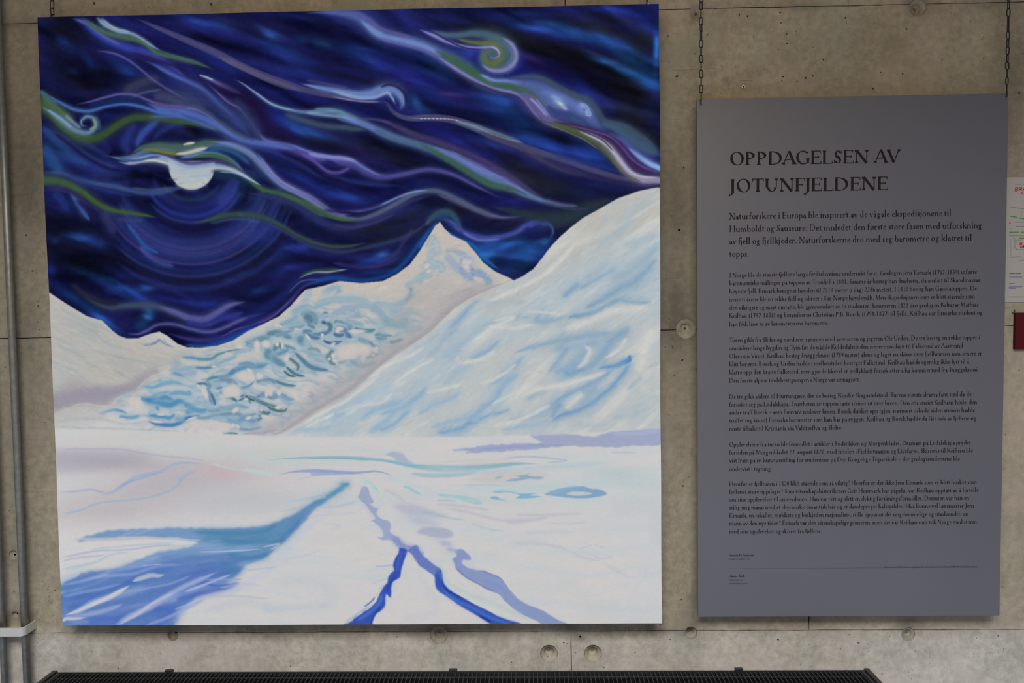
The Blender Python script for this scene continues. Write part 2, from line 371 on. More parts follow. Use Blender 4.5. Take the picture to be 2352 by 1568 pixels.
# ---------------- the picture on the canvas, painted stroke by stroke into a pixel buffer ----------------
class Painter:
    def __init__(s, corners, N):
        s.N = N; s.rng = np.random.default_rng(11)
        A = []; B = []
        for (x, y), (u, v) in zip(corners, ((0, 0), (N, 0), (N, N), (0, N))):
            A.append([x, y, 1, 0, 0, 0, -u*x, -u*y]); B.append(u); A.append([0, 0, 0, x, y, 1, -v*x, -v*y]); B.append(v)
        s.Hm = np.append(np.linalg.solve(np.array(A, float), np.array(B, float)), 1).reshape(3, 3)
        s.k = N/1410.0
        s.img = np.zeros((N, N, 3), np.float32); s.flow = []; s.clip = None; s.glow = True
        s.t1 = s.rng.random((64, 512)).astype(np.float32)
    def pt(s, pts):
        P = np.asarray(pts, float).reshape(-1, 2); Q = np.c_[P, np.ones(len(P))] @ s.Hm.T
        return Q[:, :2]/Q[:, 2:]
    @staticmethod
    def hexc(c):
        return np.array([int(c[i:i+2], 16)/255 for i in (0, 2, 4)], np.float32) if isinstance(c, str) else np.asarray(c, np.float32)
    @staticmethod
    def spline(P, step):
        if len(P) < 3: P = np.array([P[0], (P[0]+P[-1])/2, P[-1]])
        Q = np.vstack([2*P[0]-P[1], P, 2*P[-1]-P[-2]]); out = []
        for i in range(1, len(Q)-2):
            a, b, c, d = Q[i-1], Q[i], Q[i+1], Q[i+2]
            n = max(2, int(np.hypot(*(c-b))/step)); t = np.linspace(0, 1, n, endpoint=False)[:, None]
            out.append(.5*((2*b)+(c-a)*t+(2*a-5*b+4*c-d)*t*t+(3*b-3*c+d-a)*t**3))
        out.append(P[-1:]); return np.vstack(out)
    def S(s, pts, w, col, a=.8, soft=.6, c2=None, taper='both', streak=.35, flow=True, glow=None):
        wmax = np.max(w)
        if glow is None: glow = .55 if (soft >= .5 and wmax > 2.6 and s.glow) else 0
        if glow: s.S(pts, np.asarray(w, float)*2.4, col, a*glow, 1.0, c2, taper, streak*.6, False, 0); w = np.asarray(w, float)*1.22; soft = min(1, soft+.2)
        P = s.spline(s.pt(pts), 2.5); n = len(P)
        w = np.atleast_1d(np.asarray(w, float))*s.k
        W = np.interp(np.linspace(0, 1, n), np.linspace(0, 1, len(w)), w)
        L = np.r_[0, np.cumsum(np.hypot(*np.diff(P, axis=0).T))]; T = L/max(L[-1], 1e-6)
        e = np.ones(n)
        if taper in ('both', 'in'): e *= np.clip(T/.16, 0, 1)**.7
        if taper in ('both', 'out'): e *= np.clip((1-T)/.16, 0, 1)**.7
        W = W*(.25+.75*e)
        if flow and n > 12: s.flow.append(np.c_[P[::6], np.gradient(P, axis=0)[::6]])
        wm = W.max()+2; x0, y0 = np.floor(P.min(0)-wm).astype(int); x1, y1 = np.ceil(P.max(0)+wm).astype(int)
        x0, y0 = max(x0, 0), max(y0, 0); x1, y1 = min(x1, s.N-1), min(y1, s.N-1)
        if x1 <= x0 or y1 <= y0: return
        D = np.full((y1-y0+1, x1-x0+1), 9., np.float32); SG = np.zeros_like(D); TT = np.zeros_like(D); EE = np.zeros_like(D)
        for i in range(n-1):
            a_, b_ = P[i], P[i+1]; r = max(W[i], W[i+1])+2
            ax, bx = int(max(min(a_[0], b_[0])-r, x0)), int(min(max(a_[0], b_[0])+r+1, x1))
            ay, by = int(max(min(a_[1], b_[1])-r, y0)), int(min(max(a_[1], b_[1])+r+1, y1))
            if bx <= ax or by <= ay: continue
            X = np.arange(ax, bx+1, dtype=np.float32)[None]-a_[0]; Y = np.arange(ay, by+1, dtype=np.float32)[:, None]-a_[1]
            d = b_-a_; q = d@d+1e-9; t = np.clip((X*d[0]+Y*d[1])/q, 0, 1)
            dx, dy = X-t*d[0], Y-t*d[1]; ww = W[i]+(W[i+1]-W[i])*t+.01
            dist = np.hypot(dx, dy)/ww; sg = np.where(dx*d[1]-dy*d[0] > 0, -dist, dist)
            sl = (slice(ay-y0, by-y0+1), slice(ax-x0, bx-x0+1)); m = dist < D[sl]
            D[sl] = np.where(m, dist, D[sl]); SG[sl] = np.where(m, sg, SG[sl])
            TT[sl] = np.where(m, L[i]+t*(L[i+1]-L[i]), TT[sl]); EE[sl] = np.where(m, e[i], EE[sl])
        al = np.clip((1-D)/max(soft, .05), 0, 1); al = al*al*(3-2*al)*a*np.clip(EE*1.6, 0, 1)
        if streak > 0:
            k0 = s.rng.integers(0, 500)
            r_ = (SG*wm/2.2+k0) % 511; c_ = (TT/70) % 62
            ri, ci = r_.astype(int), c_.astype(int); fr, fc = r_-ri, c_-ci
            t1 = s.t1; nz = (t1[ci, ri]*(1-fr)+t1[ci, ri+1]*fr)*(1-fc)+(t1[ci+1, ri]*(1-fr)+t1[ci+1, ri+1]*fr)*fc
            al = al*(1-streak*nz*np.clip(D+.35, 0, 1))
        if s.clip is not None: al = al*s.clip[y0:y1+1, x0:x1+1]
        c = s.hexc(col)[None, None]
        if c2 is not None:
            g = np.clip((SG+1)/2, 0, 1)[..., None]; c = c*(1-g)+s.hexc(c2)*g
        v = s.img[y0:y1+1, x0:x1+1]; v += (c-v)*al[..., None]
    def blob(s, x, y, rx, ry, ang, col, a=.7, p=1.0):
        (cx, cy), = s.pt([x, y]); rx *= s.k; ry *= s.k; R_ = max(rx, ry)*2.2
        x0, x1, y0, y1 = (int(max(cx-R_, 0)), int(min(cx+R_, s.N-1)), int(max(cy-R_, 0)), int(min(cy+R_, s.N-1)))
        if x1 <= x0 or y1 <= y0: return
        X = np.arange(x0, x1+1, dtype=np.float32)[None]-cx; Y = np.arange(y0, y1+1, dtype=np.float32)[:, None]-cy
        q = math.radians(ang); u = (X*math.cos(q)+Y*math.sin(q))/rx; w = (-X*math.sin(q)+Y*math.cos(q))/ry
        d = u*u+w*w; al = (a*np.exp(-(d**p)*1.2))
        if s.clip is not None: al = al*s.clip[y0:y1+1, x0:x1+1]
        v = s.img[y0:y1+1, x0:x1+1]; v += (s.hexc(col)-v)*al[..., None]
    def mask(s, pts, blur=1.5, smooth=True, wob=0):
        P = s.pt(pts)
        if smooth: P = s.spline(np.vstack([P, P[:1]]), 4)
        if wob:
            t = np.arange(len(P)); nz = np.sin(t*.9+s.rng.random()*6)+np.sin(t*.37+1)+s.rng.normal(0, .6, len(P)); P = P+np.c_[nz*.4, nz]*wob
        m = np.zeros((s.N, s.N), np.float32); Q = np.vstack([P, P[:1]])
        y0 = max(int(P[:, 1].min()), 0); y1 = min(int(P[:, 1].max())+1, s.N-1)
        xa, ya, xb, yb = Q[:-1, 0], Q[:-1, 1], Q[1:, 0], Q[1:, 1]
        for y in range(y0, y1+1):
            yy = y+.5; h = (ya <= yy) != (yb <= yy)
            if not h.any(): continue
            xs = np.sort(xa[h]+(yy-ya[h])*(xb[h]-xa[h])/(yb[h]-ya[h]))
            for i in range(0, len(xs)-1, 2):
                a_, b_ = int(round(max(xs[i], 0))), int(round(min(xs[i+1], s.N)))
                if b_ > a_: m[y, a_:b_] = 1
        return s.blur(m, blur*s.k) if blur > 0 else m
    @staticmethod
    def blur(m, r):
        if r < .3: return m
        k = int(r*3)+1; g = np.exp(-np.arange(-k, k+1)**2/(2*r*r)); g = (g/g.sum()).astype(np.float32)
        ys, xs = np.nonzero(m.reshape(m.shape[0], m.shape[1], -1).any(2))
        if len(ys) == 0: return m
        y0, y1 = max(ys.min()-k, 0), min(ys.max()+k+1, m.shape[0]); x0, x1 = max(xs.min()-k, 0), min(xs.max()+k+1, m.shape[1])
        v = m[y0:y1, x0:x1]
        for ax in (0, 1):
            pad = [(0, 0)]*v.ndim; pad[ax] = (k, k); q = np.pad(v, pad, mode='edge'); out = np.zeros_like(v)
            for i in range(2*k+1):
                out += g[i]*(q[i:i+v.shape[0]] if ax == 0 else q[:, i:i+v.shape[1]])
            v = out
        o = m.copy(); o[y0:y1, x0:x1] = v; return o
    def F(s, pts, col, a=.9, blur=1.5, smooth=True, wob=0, streak=0):
        m = s.mask(pts, blur, smooth, wob)*a
        if s.clip is not None: m = m*s.clip
        ys, xs = np.nonzero(m > .002)
        if len(ys) == 0: return
        sl = (slice(ys.min(), ys.max()+1), slice(xs.min(), xs.max()+1)); v = s.img[sl]
        v += (s.hexc(col)-v)*m[sl][..., None]
    def noise(s, sx, sy, seed, oct=3):
        r = np.random.default_rng(seed); out = np.zeros((s.N, s.N), np.float32); amp = 1; tot = 0
        for o in range(oct):
            gx, gy = max(2, int(s.N/(sx*s.k)*2**o))+2, max(2, int(s.N/(sy*s.k)*2**o))+2
            g = r.random((gy, gx)).astype(np.float32)
            X = np.linspace(0, gx-1.001, s.N); Y = np.linspace(0, gy-1.001, s.N)
            xi, yi = X.astype(int), Y.astype(int); fx, fy = X-xi, Y-yi; fx = fx*fx*(3-2*fx); fy = fy*fy*(3-2*fy)
            a = g[yi][:, xi]*(1-fx)+g[yi][:, xi+1]*fx; b = g[yi+1][:, xi]*(1-fx)+g[yi+1][:, xi+1]*fx
            out += amp*(a*(1-fy[:, None])+b*fy[:, None]); tot += amp; amp *= .5
        return out/tot
    def rot(s, ang, sx, sy, seed, oct=3, warp=0):
        n = s.noise(sx, sy, seed, oct); Y, X = np.mgrid[0:s.N, 0:s.N].astype(np.float32); q = math.radians(ang)
        if warp:
            w1 = s.noise(260, 260, seed+50, 2)-.5; w2 = s.noise(260, 260, seed+51, 2)-.5; X = X+w1*warp; Y = Y+w2*warp
        u = (X*math.cos(q)+Y*math.sin(q)).astype(int); v = (-X*math.sin(q)+Y*math.cos(q)).astype(int)
        M_ = 2*s.N-2; u = np.abs((u % M_)); u = np.where(u >= s.N, M_-u, u); v = np.abs((v % M_)); v = np.where(v >= s.N, M_-v, v)
        r = n[v, u]; return (r-r.mean())/r.std()
    def dabs(s, n, region, length, width, var, a, ang, jit=8, seed=3, soft=.9, cols=None):
        """short brush marks that pick up the colour under them and vary it; `ang` is degrees or a flow lookup"""
        r = np.random.default_rng(seed); Fl = np.vstack(s.flow) if s.flow else None
        ys, xs = np.nonzero(region > .5); idx = r.integers(0, len(ys), n)
        for i in idx:
            x, y = xs[i], ys[i]
            if ang == 'flow':
                d2 = (Fl[:, 0]-x)**2+(Fl[:, 1]-y)**2; wt = 1/(d2+60)**1.5; vx, vy = (Fl[:, 2]*wt).sum(), (Fl[:, 3]*wt).sum(); th = math.atan2(vy, vx)
            else:
                th = math.radians(ang(x/s.k, y/s.k) if callable(ang) else ang)
            th += math.radians(r.normal(0, jit)); L = r.uniform(*length)*s.k; w = r.uniform(*width)*s.k
            dx, dy = math.cos(th), math.sin(th)
            X0, X1, Y0, Y1 = int(max(x-L, 0)), int(min(x+L, s.N-1)), int(max(y-L, 0)), int(min(y+L, s.N-1))
            if X1 <= X0 or Y1 <= Y0: continue
            X = np.arange(X0, X1+1, dtype=np.float32)[None]-x; Y = np.arange(Y0, Y1+1, dtype=np.float32)[:, None]-y
            u = (X*dx+Y*dy)/(L*.5); v = (-X*dy+Y*dx)/w
            al = np.clip(1-u*u, 0, 1)*np.clip(1-v*v, 0, 1)**soft*a
            al = al*region[Y0:Y1+1, X0:X1+1]
            c = s.img[min(y, s.N-1), min(x, s.N-1)].copy()
            c = np.clip(c*(1+r.normal(0, var))+r.normal(0, var*.03, 3), 0, 1) if cols is None else s.hexc(cols[r.integers(0, len(cols))])
            w_ = s.img[Y0:Y1+1, X0:X1+1]; w_ += (c-w_)*al[..., None]
PQ = ((88,40),(1512,8),(1521,1429),(142,1438))
K = Painter(PQ, 1500)
HORIZ = [60,640, 109,668, 150,695, 200,725, 235,735, 255,755, 272,769, 292,776, 318,775, 345,765, 366,760, 385,770, 408,788, 430,796, 460,797, 500,792, 535,780, 570,758,
 605,742, 640,725, 668,700, 690,675, 702,663, 740,655, 780,643, 830,648, 880,643, 915,625, 942,604, 965,573, 985,540, 1000,516, 1011,507, 1021,522, 1038,538,
 1070,552, 1090,574, 1110,600, 1140,622, 1168,634, 1180,641, 1200,632, 1225,615, 1245,590, 1262,567, 1285,542, 1310,520, 1340,497, 1380,475, 1420,452, 1470,435, 1500,429, 1560,422]
SNOW = K.mask(HORIZ+[1560,1500, 60,1500], .9, smooth=False)
def sky():
    K.img[:] = K.hexc('191c50')
    B = K.blob
    for q in '''150 80 70 70 0 12121f .95|180 180 90 50 20 121222 .95|210 140 50 30 30 171734 .6|110 300 40 60 0 191d55 .6|150 100 26 13 40 1c3a7a .9|205 140 30 10 55 1c2f78 .7|170 162 18 9 10 1a2f5c .8
290 160 34 18 30 1f3a80 .8|250 165 26 26 0 14142c .8|330 130 60 12 30 1d1a3c .7|460 50 60 9 15 223e88 .8|520 55 36 11 20 2a4a94 .8|470 85 60 9 20 221a45 .7|575 65 90 14 18 1c1c40 .8
620 80 24 10 30 2b5297 .9|655 62 60 8 20 232048 .7|700 40 90 8 8 1f2c72 .7|740 98 26 9 22 33649f 1|695 88 18 9 15 264c8c .8|800 80 90 14 20 1a1744 .7|830 125 80 18 22 1e3a84 .8
760 140 110 14 18 18163a .8|900 120 60 20 20 21317c .7|960 130 60 22 30 1d2f7a .8|940 170 90 18 28 1b1f66 .8|1010 160 40 20 40 1d3f85 .8|1060 230 60 14 30 19174a .7|660 120 70 14 25 1d3a80 .7
520 150 60 14 28 1e2c7e .8|600 190 60 12 28 1b1c58 .8|650 215 70 12 18 1b2370 .8|820 180 130 9 12 17162f .8|960 240 24 11 60 2c5fa4 1|930 180 50 12 30 1e1b55 .7|1030 215 40 5 8 44366c .8
990 215 60 16 30 1b2c72 .6|690 165 60 11 16 1f2f7a .8|850 260 70 14 14 1a1f6a .8|880 285 90 12 14 1b1c62 .7|680 295 40 11 35 26489c .9|720 305 60 12 22 204a8e .8|770 335 110 16 14 161626 .9
640 270 30 18 45 1c2a80 .8|600 300 50 16 50 1a163e .8|900 350 150 16 20 181a2c .9|820 350 60 9 10 1d1446 .7|960 380 120 14 16 181a2e .9|1050 320 80 14 25 201f88 .8|1100 345 60 12 30 2531a0 .9
1130 370 50 9 35 25208a .7|1000 300 70 10 10 1b1e60 .8|1160 240 70 34 30 1e4288 .95|1210 300 60 26 35 1d3f88 .9|1260 330 70 22 30 1b357c .8|1185 240 16 9 20 141428 .8|1140 205 60 12 25 1f2270 .7
1100 270 60 10 30 1c2858 .7|1120 320 34 12 35 1b2c62 .9|1300 318 26 12 10 17151e .8|1360 355 60 26 35 1d3a8c .9|1300 370 60 16 25 1c2a7a .8|1200 400 90 34 30 1b1c28 .95|1280 430 90 26 18 1c1e2a .95
1090 330 40 8 30 1a1a36 .6|1400 430 90 16 0 1f2b6e .8|1360 440 60 14 5 1e2450 .7|1350 470 60 14 -14 232f3a .8
1090 60 120 18 12 1c1d2a .95|1040 45 70 9 10 222c78 .8|1200 95 110 22 20 1b1c26 .98|1330 130 120 24 18 1b1b24 .98|1440 200 90 40 40 17171f .98|1290 60 120 14 8 1c1c26 .95|1400 40 60 18 12 1c1e2c .9
1470 100 30 60 20 1b1e26 .98|1380 70 110 16 18 1c1c24 .9|1160 35 70 9 8 1e2a70 .8|1220 60 90 11 12 24469a .9|1330 78 90 14 12 26509c .9|1270 55 50 9 10 2350a0 .8|1410 105 60 14 22 24509a .9|1455 140 40 12 25 225496 .9
1390 140 36 8 12 2b62aa .9|1450 165 50 12 18 2a62a6 .9|1490 185 30 18 20 2458a0 .9|1506 120 7 60 2 2862a6 1|1440 25 70 14 8 202c80 .9|1480 50 40 14 40 1d2878 .9|1225 30 60 6 4 1e3a72 .7|1390 20 60 8 6 222f80 .7
1250 150 80 16 24 221c50 .8|1210 130 40 8 20 3a2468 .7|1220 170 70 14 20 20249a .8|1300 180 60 14 35 1f2070 .8|1340 200 40 12 45 1f3390 .7|1400 250 26 12 60 202c78 .7|1350 170 90 14 40 18162a .8
1440 260 60 30 30 1c2030 .95|1490 250 24 18 0 1d2c52 .7|1470 300 50 24 45 17181f .9|1500 320 24 18 40 15161f .9|1060 130 50 14 22 2a3aa8 .9|1085 120 26 12 20 2c44b8 .8
150 540 70 70 20 121426 .95|220 560 80 60 20 141634 .9|190 545 40 11 15 1f4286 .95|225 560 26 14 30 1d3474 .8|130 550 14 7 -30 1e3670 .7|180 600 60 30 10 0f1120 .95|280 610 70 34 10 12142c .95|330 560 60 20 30 1b1b52 .7
230 640 70 10 22 2350a0 .95|290 668 50 12 18 2248a0 .95|335 660 26 12 -10 24509c .8|280 630 40 10 20 1e2c88 .7|115 625 16 18 60 24389a .9|125 650 40 12 35 1f2c88 .9|180 690 70 10 32 1f4490 .9|240 735 60 9 36 204a98 .9
300 715 60 14 24 15173c .9|340 720 16 22 20 2f6cb2 1|325 745 16 12 0 2560a4 .8|440 690 90 9 8 20368c .8|400 680 80 9 4 1c1c62 .8|420 640 90 20 0 15162e .9|540 640 60 16 -18 15152a .9|560 622 34 9 -18 26418e .95
530 640 20 7 -15 22388a .8|597 665 28 11 -14 28489a .95|620 600 60 26 -20 17183a .9|650 575 34 14 -40 213a8c .8|690 570 40 12 -20 1f3180 .8|560 580 50 20 -20 141628 .9|670 610 50 9 -12 22409a .8|700 600 60 12 -8 1a1448 .7
780 600 70 12 5 1d1d5c .8|880 582 24 12 -14 2a4f9a 1|850 600 40 9 -6 21449a .8|830 575 60 7 -10 191430 .8|900 550 50 9 -16 24408a .8|880 560 40 6 -14 1c1c4a .6|930 600 30 14 -50 1c2656 .8|860 625 90 9 -4 223a82 .8|720 645 60 9 -10 22307e .7
800 450 60 10 12 233c94 .8|760 430 40 10 20 1e2f80 .8|820 420 90 14 10 1b1a5c .8|700 410 60 12 25 1c2c7c .7|900 440 50 14 -10 1c2470 .8|950 420 70 10 -4 1f2e7c .7|1080 410 90 14 18 1d2a70 .7|1170 455 70 8 12 1c2070 .8|1060 440 60 10 24 1a1f58 .7
850 520 90 22 0 1d2030 .95|950 490 70 18 -26 1b1f38 .95|1060 480 60 14 14 1c1a26 .9|1120 510 60 14 8 1c1830 .9|1180 510 40 12 -20 201c38 .8|900 540 80 12 -12 20243a .8|720 500 60 10 26 1e3070 .8|680 480 40 12 20 1b2350 .7
1130 560 60 34 10 1f4488 1|1200 565 60 34 -20 1e4a92 1|1110 590 24 22 40 2060a8 .8|1180 600 50 30 0 1f3a7a .9|1250 550 14 14 60 2b66b2 1|1235 520 34 14 -14 262c86 .9|1160 545 24 10 0 20364e .6|1210 590 30 26 -50 1f4c90 .8|1275 540 14 14 0 201c3e .7
1300 500 70 24 -16 283844 .9|1240 490 60 14 0 252c38 .8|1400 455 80 9 -14 2a3440 .7|970 520 40 40 -50 1e2444 .8|920 590 20 40 50 1c2b56 .7|980 560 20 40 35 1c4080 .7
560 250 60 26 40 35406e .8|500 210 60 16 30 2a3278 .7|430 190 60 18 25 2b357c .7|380 215 60 12 25 40446c .8|430 225 50 14 12 484f6e .7|320 210 40 14 -12 343860 .8|560 270 34 30 55 2d3a68 .8
270 270 40 14 -10 1e2468 .8|450 305 70 14 8 191a34 .9|410 315 50 10 0 121428 .9|520 310 34 10 10 1d2058 .7|200 350 60 20 30 1d2c66 .8|150 340 40 30 40 22407a .7|120 370 30 20 30 1f3470 .8|250 400 70 26 8 232f66 .8
330 390 60 20 0 1d255e .8|310 400 12 26 10 15162e .7|345 400 10 26 0 14152c .7|375 385 18 22 0 191a40 .8|280 440 60 14 8 1d2866 .8|370 470 60 14 10 151633 .9|440 455 60 12 0 1d2762 .8|440 500 60 10 4 151838 .9
560 420 50 26 -30 1f4068 .9|530 440 40 20 -40 2d3a86 .8|520 400 34 12 10 1e3a54 .8|600 460 60 18 20 223a66 .8|660 480 40 14 25 1b2440 .8|580 500 50 20 10 243078 .6|590 520 18 18 30 28499a .8'''.replace('\n', '|').split('|'):
        v = q.split(); B(*[float(t) for t in v[:5]], v[5], float(v[6]), 1.15)
    a_, b_ = K.rot(21, 210, 26, 41, 3, 120), K.rot(8, 190, 30, 43, 3, 160)
    mx = np.clip((np.linspace(0, 1, K.N)[:, None]-.27)/.1, 0, 1); f_ = a_*(1-mx)+b_*mx
    K.img *= np.clip(1.04+.2*f_, .5, 1.6)[..., None]
    K.dabs(1300, 1-SNOW, (40, 120), (4, 11), .2, .4, lambda x, y: 20 if y < 430 else (28 if x < 330 else (-14 if x > 470 else 4)), 7, seed=4)
    K.img[:] = K.blur(K.img, 2.2)
    g_ = K.img.mean(2, keepdims=True); K.img[:] = np.clip((g_+(K.img-g_)*.93)*.93-.006, .03, 1)
    S = K.S
    # rings of light round the moon
    mc = (440, 383)
    def arc(r, a0, a1, w, c, al, cx=440, cy=383, ry=None, soft=.9):
        q = np.radians(np.linspace(a0, a1, 9)); S(np.c_[cx+r*np.cos(q), cy+(ry or r)*np.sin(q)].ravel(), w, c, al, soft)
    arc(92, 20, 165, 12, '262f74', .6); arc(112, 15, 150, 8, '2c3896', .7); arc(126, 25, 140, 5, '38489a', .5); arc(75, 30, 150, 6, '2a3a62', .6)
    arc(142, 10, 175, 9, '15183a', .8); arc(172, 12, 160, 13, '2c3878', .8); arc(186, 20, 155, 9, '3c4486', .75); arc(196, 22, 150, 3, '4f4f8c', .5)
    arc(210, 8, 152, 14, '2a3474', .85); arc(222, 20, 150, 3, '4a4280', .6); arc(202, 40, 130, 5, '3a4282', .6); arc(238, 20, 140, 7, '1f2e6c', .6); arc(250, 22, 135, 6, '32407e', .6)
    arc(262, 25, 130, 7, '1a1c3c', .7); arc(278, 38, 128, 8, '283272', .6)
    S([238,485,250,508,262,530], 14, '363a6e', .8); S([268,500,300,505,330,503], 6, '3a4680', .5)
    S([290,510,310,535,335,565,365,580], 5, '2a5aa0', .7); S([320,560,340,585,365,600,400,610], 7, '4a549a', .6)
    S([505,470,525,440,540,410], 16, '34408a', .55); S([560,560,600,535,640,510], 14, '2c3c86', .5)
    S([298,352,288,330,296,305,312,285], 12, '303a80', .7); S([318,338,326,310,345,290,362,275], 11, '3e56a4', .75); S([350,325,372,300,400,285,430,280], 8, '2a3a80', .6)
    S([255,350,235,320,236,290], 10, '262c70', .5); S([285,210,310,196,340,184,365,178], 12, '42465f', .7); S([300,225,330,212,372,204], 3, '5c6690', .5)
    S([350,222,390,225,430,235,470,245], 12, '4a5070', .6)
    # left smears
    S([95,290,130,320,165,355,205,378], 12, '2c4c84', .7); S([98,335,120,365,140,395], 16, '2a5488', .7); S([118,298,150,325,190,350,230,372,270,385], 8, '33407c', .7); S([175,312,210,335,250,360], 8, '2c3470', .7)
    S([120,300,160,330,200,360,250,385,300,392], 4, '1a1740', .7)
    S([100,395,140,397,175,410,220,420,270,428,320,440,360,441,395,434,425,425], 7, '43598a', .75); S([100,402,160,405,230,432,300,448], 5, '2c3a78', .5)
    S([300,430,350,434,400,428], 3, '5c7890', .4)
    S([160,440,178,462,192,485,206,505], [3,9,8,5], '41609e', .85); S([122,440,140,455,155,480], 12, '22387c', .8); S([176,455,200,480,222,508], 6, '241e50', .7)
    # green band from the left edge
    S([100,412,128,413,158,422,190,440,222,464,255,480,290,486,330,492,362,498], [13,12,10,9,8,6,5,3], '47643a', .95, .7, taper='out')
    S([100,400,130,402,165,412,200,430], 4, '2a3470', .6); S([100,436,140,435,170,446,205,468,240,488], 4, '3a2c6a', .6)
    S([440,512,480,503,520,492,560,490,600,496,640,512,680,536,720,554,760,563,800,563,840,555], [3,6,7,6,5,5,5,5,4], '3c5448', .9)
    S([600,504,640,522,690,550,740,570,790,575,860,562,920,545,960,525,990,500], 5, '3c4468', .6); S([480,512,540,500,600,508], 4, '3f5a80', .5)
    # C and D: the grey mauve ribbon with its curl
    S([310,40,370,66,430,92,500,122,550,148,600,170,650,188,700,205,750,216,800,225,850,232,885,234], [6,7,8,10,10,10,9,8,7,5,5], '55527a', .9, .35)
    S([500,128,560,155,620,183,690,207], 8, '625e7c', .8, .4)
    S([688,190,730,199,780,208,820,215,850,214,872,205,890,202,908,206,921,220,925,236,919,250], [3,5,7,8,9,10,12,13,13,12,8], '6a82b4', .92, .6)
    S([760,206,820,222,860,222,888,212,900,222,908,238], 4, '8ea2cc', .7); S([700,182,760,193,800,201], 4, '4a4a86', .6); S([872,200,892,193,912,198,930,215,933,238], 3, '1d1838', .6)
    S([760,219,820,231,860,232,874,231], 1.8, '9c8ca6', .85, .5)
    S([872,228,888,234,900,252,920,265,945,270,985,268,1020,270,1060,279,1100,294,1130,308,1165,322,1210,338,1250,352,1300,366,1360,388,1420,405,1470,413,1512,417], [7,8,8,9,9,10,11,11,10,9,9,9,8,8,8,9,8,7], '5a587c', .92, .3)
    S([1040,275,1090,288,1140,305,1200,326], [3,6,7,5], '6c8a9c', .75, .7); S([1100,300,1150,318,1200,340,1240,362,1290,384,1350,402], 8, '4c4660', .7)
    S([880,226,892,230,902,240,911,252], 1.6, '1c1c30', .8); S([930,269,970,270,1000,270,1040,273,1080,284,1120,302,1160,316,1200,325], 1.1, 'a8a0b4', .6, .5)
    for x in range(965, 1055, 9): S([x, 270+max(0, x-1020)*.12, x+5, 270.4+max(0, x-1015)*.12], 1.2, 'dcdcdc', .9, .4, taper=None, flow=False)
    S([1240,356,1290,378,1350,400,1420,415,1500,425], 9, '33305e', .7); S([1250,340,1310,362,1380,380,1440,398], 6, '2c3a80', .6)
    # A: ribbon at the top left
    S([165,42,195,52,220,72,255,94,300,110,345,122,390,148,430,178], [6,10,11,12,11,9,7,4], '39439a', .85); S([170,42,200,54,235,80,280,104], 3, '5a64a0', .6)
    S([188,40,212,56,242,74,278,84,312,90,336,101,362,120,398,130,438,140,476,152,492,160], [6,7,6,7,7,6,6,6,6,4,3], '4c6a50', .95, .6)
    S([222,38,242,56,272,71,304,77,326,88,346,102,366,114], [7,7,6,5,4,4,3], '7f98a8', .92, .7); S([232,40,262,62,300,73], 3, '98b0b4', .6)
    S([330,88,360,110,392,124,430,134,470,146], 2.5, '56709c', .5)
    S([222,115,262,122,294,136,326,160,352,182,400,212,440,232], 3, '5c5c96', .7); S([330,138,368,153,408,174,456,196,486,222,520,252,552,285,575,310], [3,6,8,9,9,10,12,10], '3d4a94', .85)
    S([350,146,390,168,440,190,470,206,506,240,540,270], 4, '5468ac', .6); S([300,120,350,135,400,150,440,168], 5, '2c1c4c', .6)
    S([450,172,490,190,520,210,550,222,590,245,605,280], 8, '241640', .7)
    # I: long violet ribbon
    S([455,170,480,180,510,194,535,206,555,214], [3,4,5,5,3], '66669c', .8); S([456,170,475,176,492,183], 2.5, '86aec2', .9)
    S([470,182,496,208,524,230,550,246,568,268,586,296,606,318,634,326,665,336,700,350,740,362,782,368,820,378,850,396,880,404,920,399,965,389,1000,388,1045,400,1100,428,1150,452],
      [3,4,5,6,8,9,9,11,10,10,13,13,11,8,7,7,6,5,6,5,4], '514e94', .9)
    S([490,200,522,232,550,247,570,272,590,300,612,320,640,330], 2.6, '8878a8', .85); S([620,322,670,332,715,348,760,357,800,362,838,384,876,402], 3.5, '6470b0', .8)
    S([690,348,722,368,750,390,778,394,806,382], 5, '5a50a0', .8); S([705,350,740,357,790,362,820,368], 5, '8084bc', .75)
    B(761, 374, 17, 7, 24, '24246c', 1, 2.2)
    S([560,330,620,345,680,368,730,398,790,410,850,420,920,425], 6, '2c3a7c', .55); S([640,345,700,372,745,402,800,418], 5, '1a1438', .7)
    K.F([470,205, 520,240, 560,265, 590,300, 610,322, 580,322, 540,300, 500,272, 450,245, 410,222, 380,205, 420,195], '34406c', .6, 12)
    K.F([500,195, 550,205, 600,235, 630,280, 680,320, 640,322, 610,305, 585,270, 560,245, 520,222], '1f1238', .75, 10)
    # H: ribbons from the left edge
    S([94,238,122,262,150,292,180,312,212,317,242,306,272,286,302,271,340,268,382,273,430,280,482,288,522,302,556,318], [15,15,13,12,10,10,10,9,8,7,6,6,5], '405a34', .95, .6, taper='out')
    S([93,205,112,232,140,256,168,282], [5,13,14,10], '56744c', .9, .8); S([93,206,112,222,132,238], 4, '4a6a90', .7)
    S([96,243,124,262,150,282,172,297,195,304,212,300,222,285,216,271,200,267,188,276,190,287,200,288], [4,4,6,8,9,8,7,6,6,5,5,4], '6a889c', .92, .7)
    S([150,262,172,282,186,292], 5, '7890a8', .7); S([205,298,219,288,214,272], 3, '7c9c78', .8); S([226,300,229,282,220,266], 3, '3c5c74', .7)
    S([110,250,140,270,165,292], 3, '8098c0', .6)
    S([104,212,140,235,172,250,206,254,242,244,282,238,322,243,360,255,402,262,440,272], [2,4,5,5,4,4,5,6,6,5], '456aa8', .9)
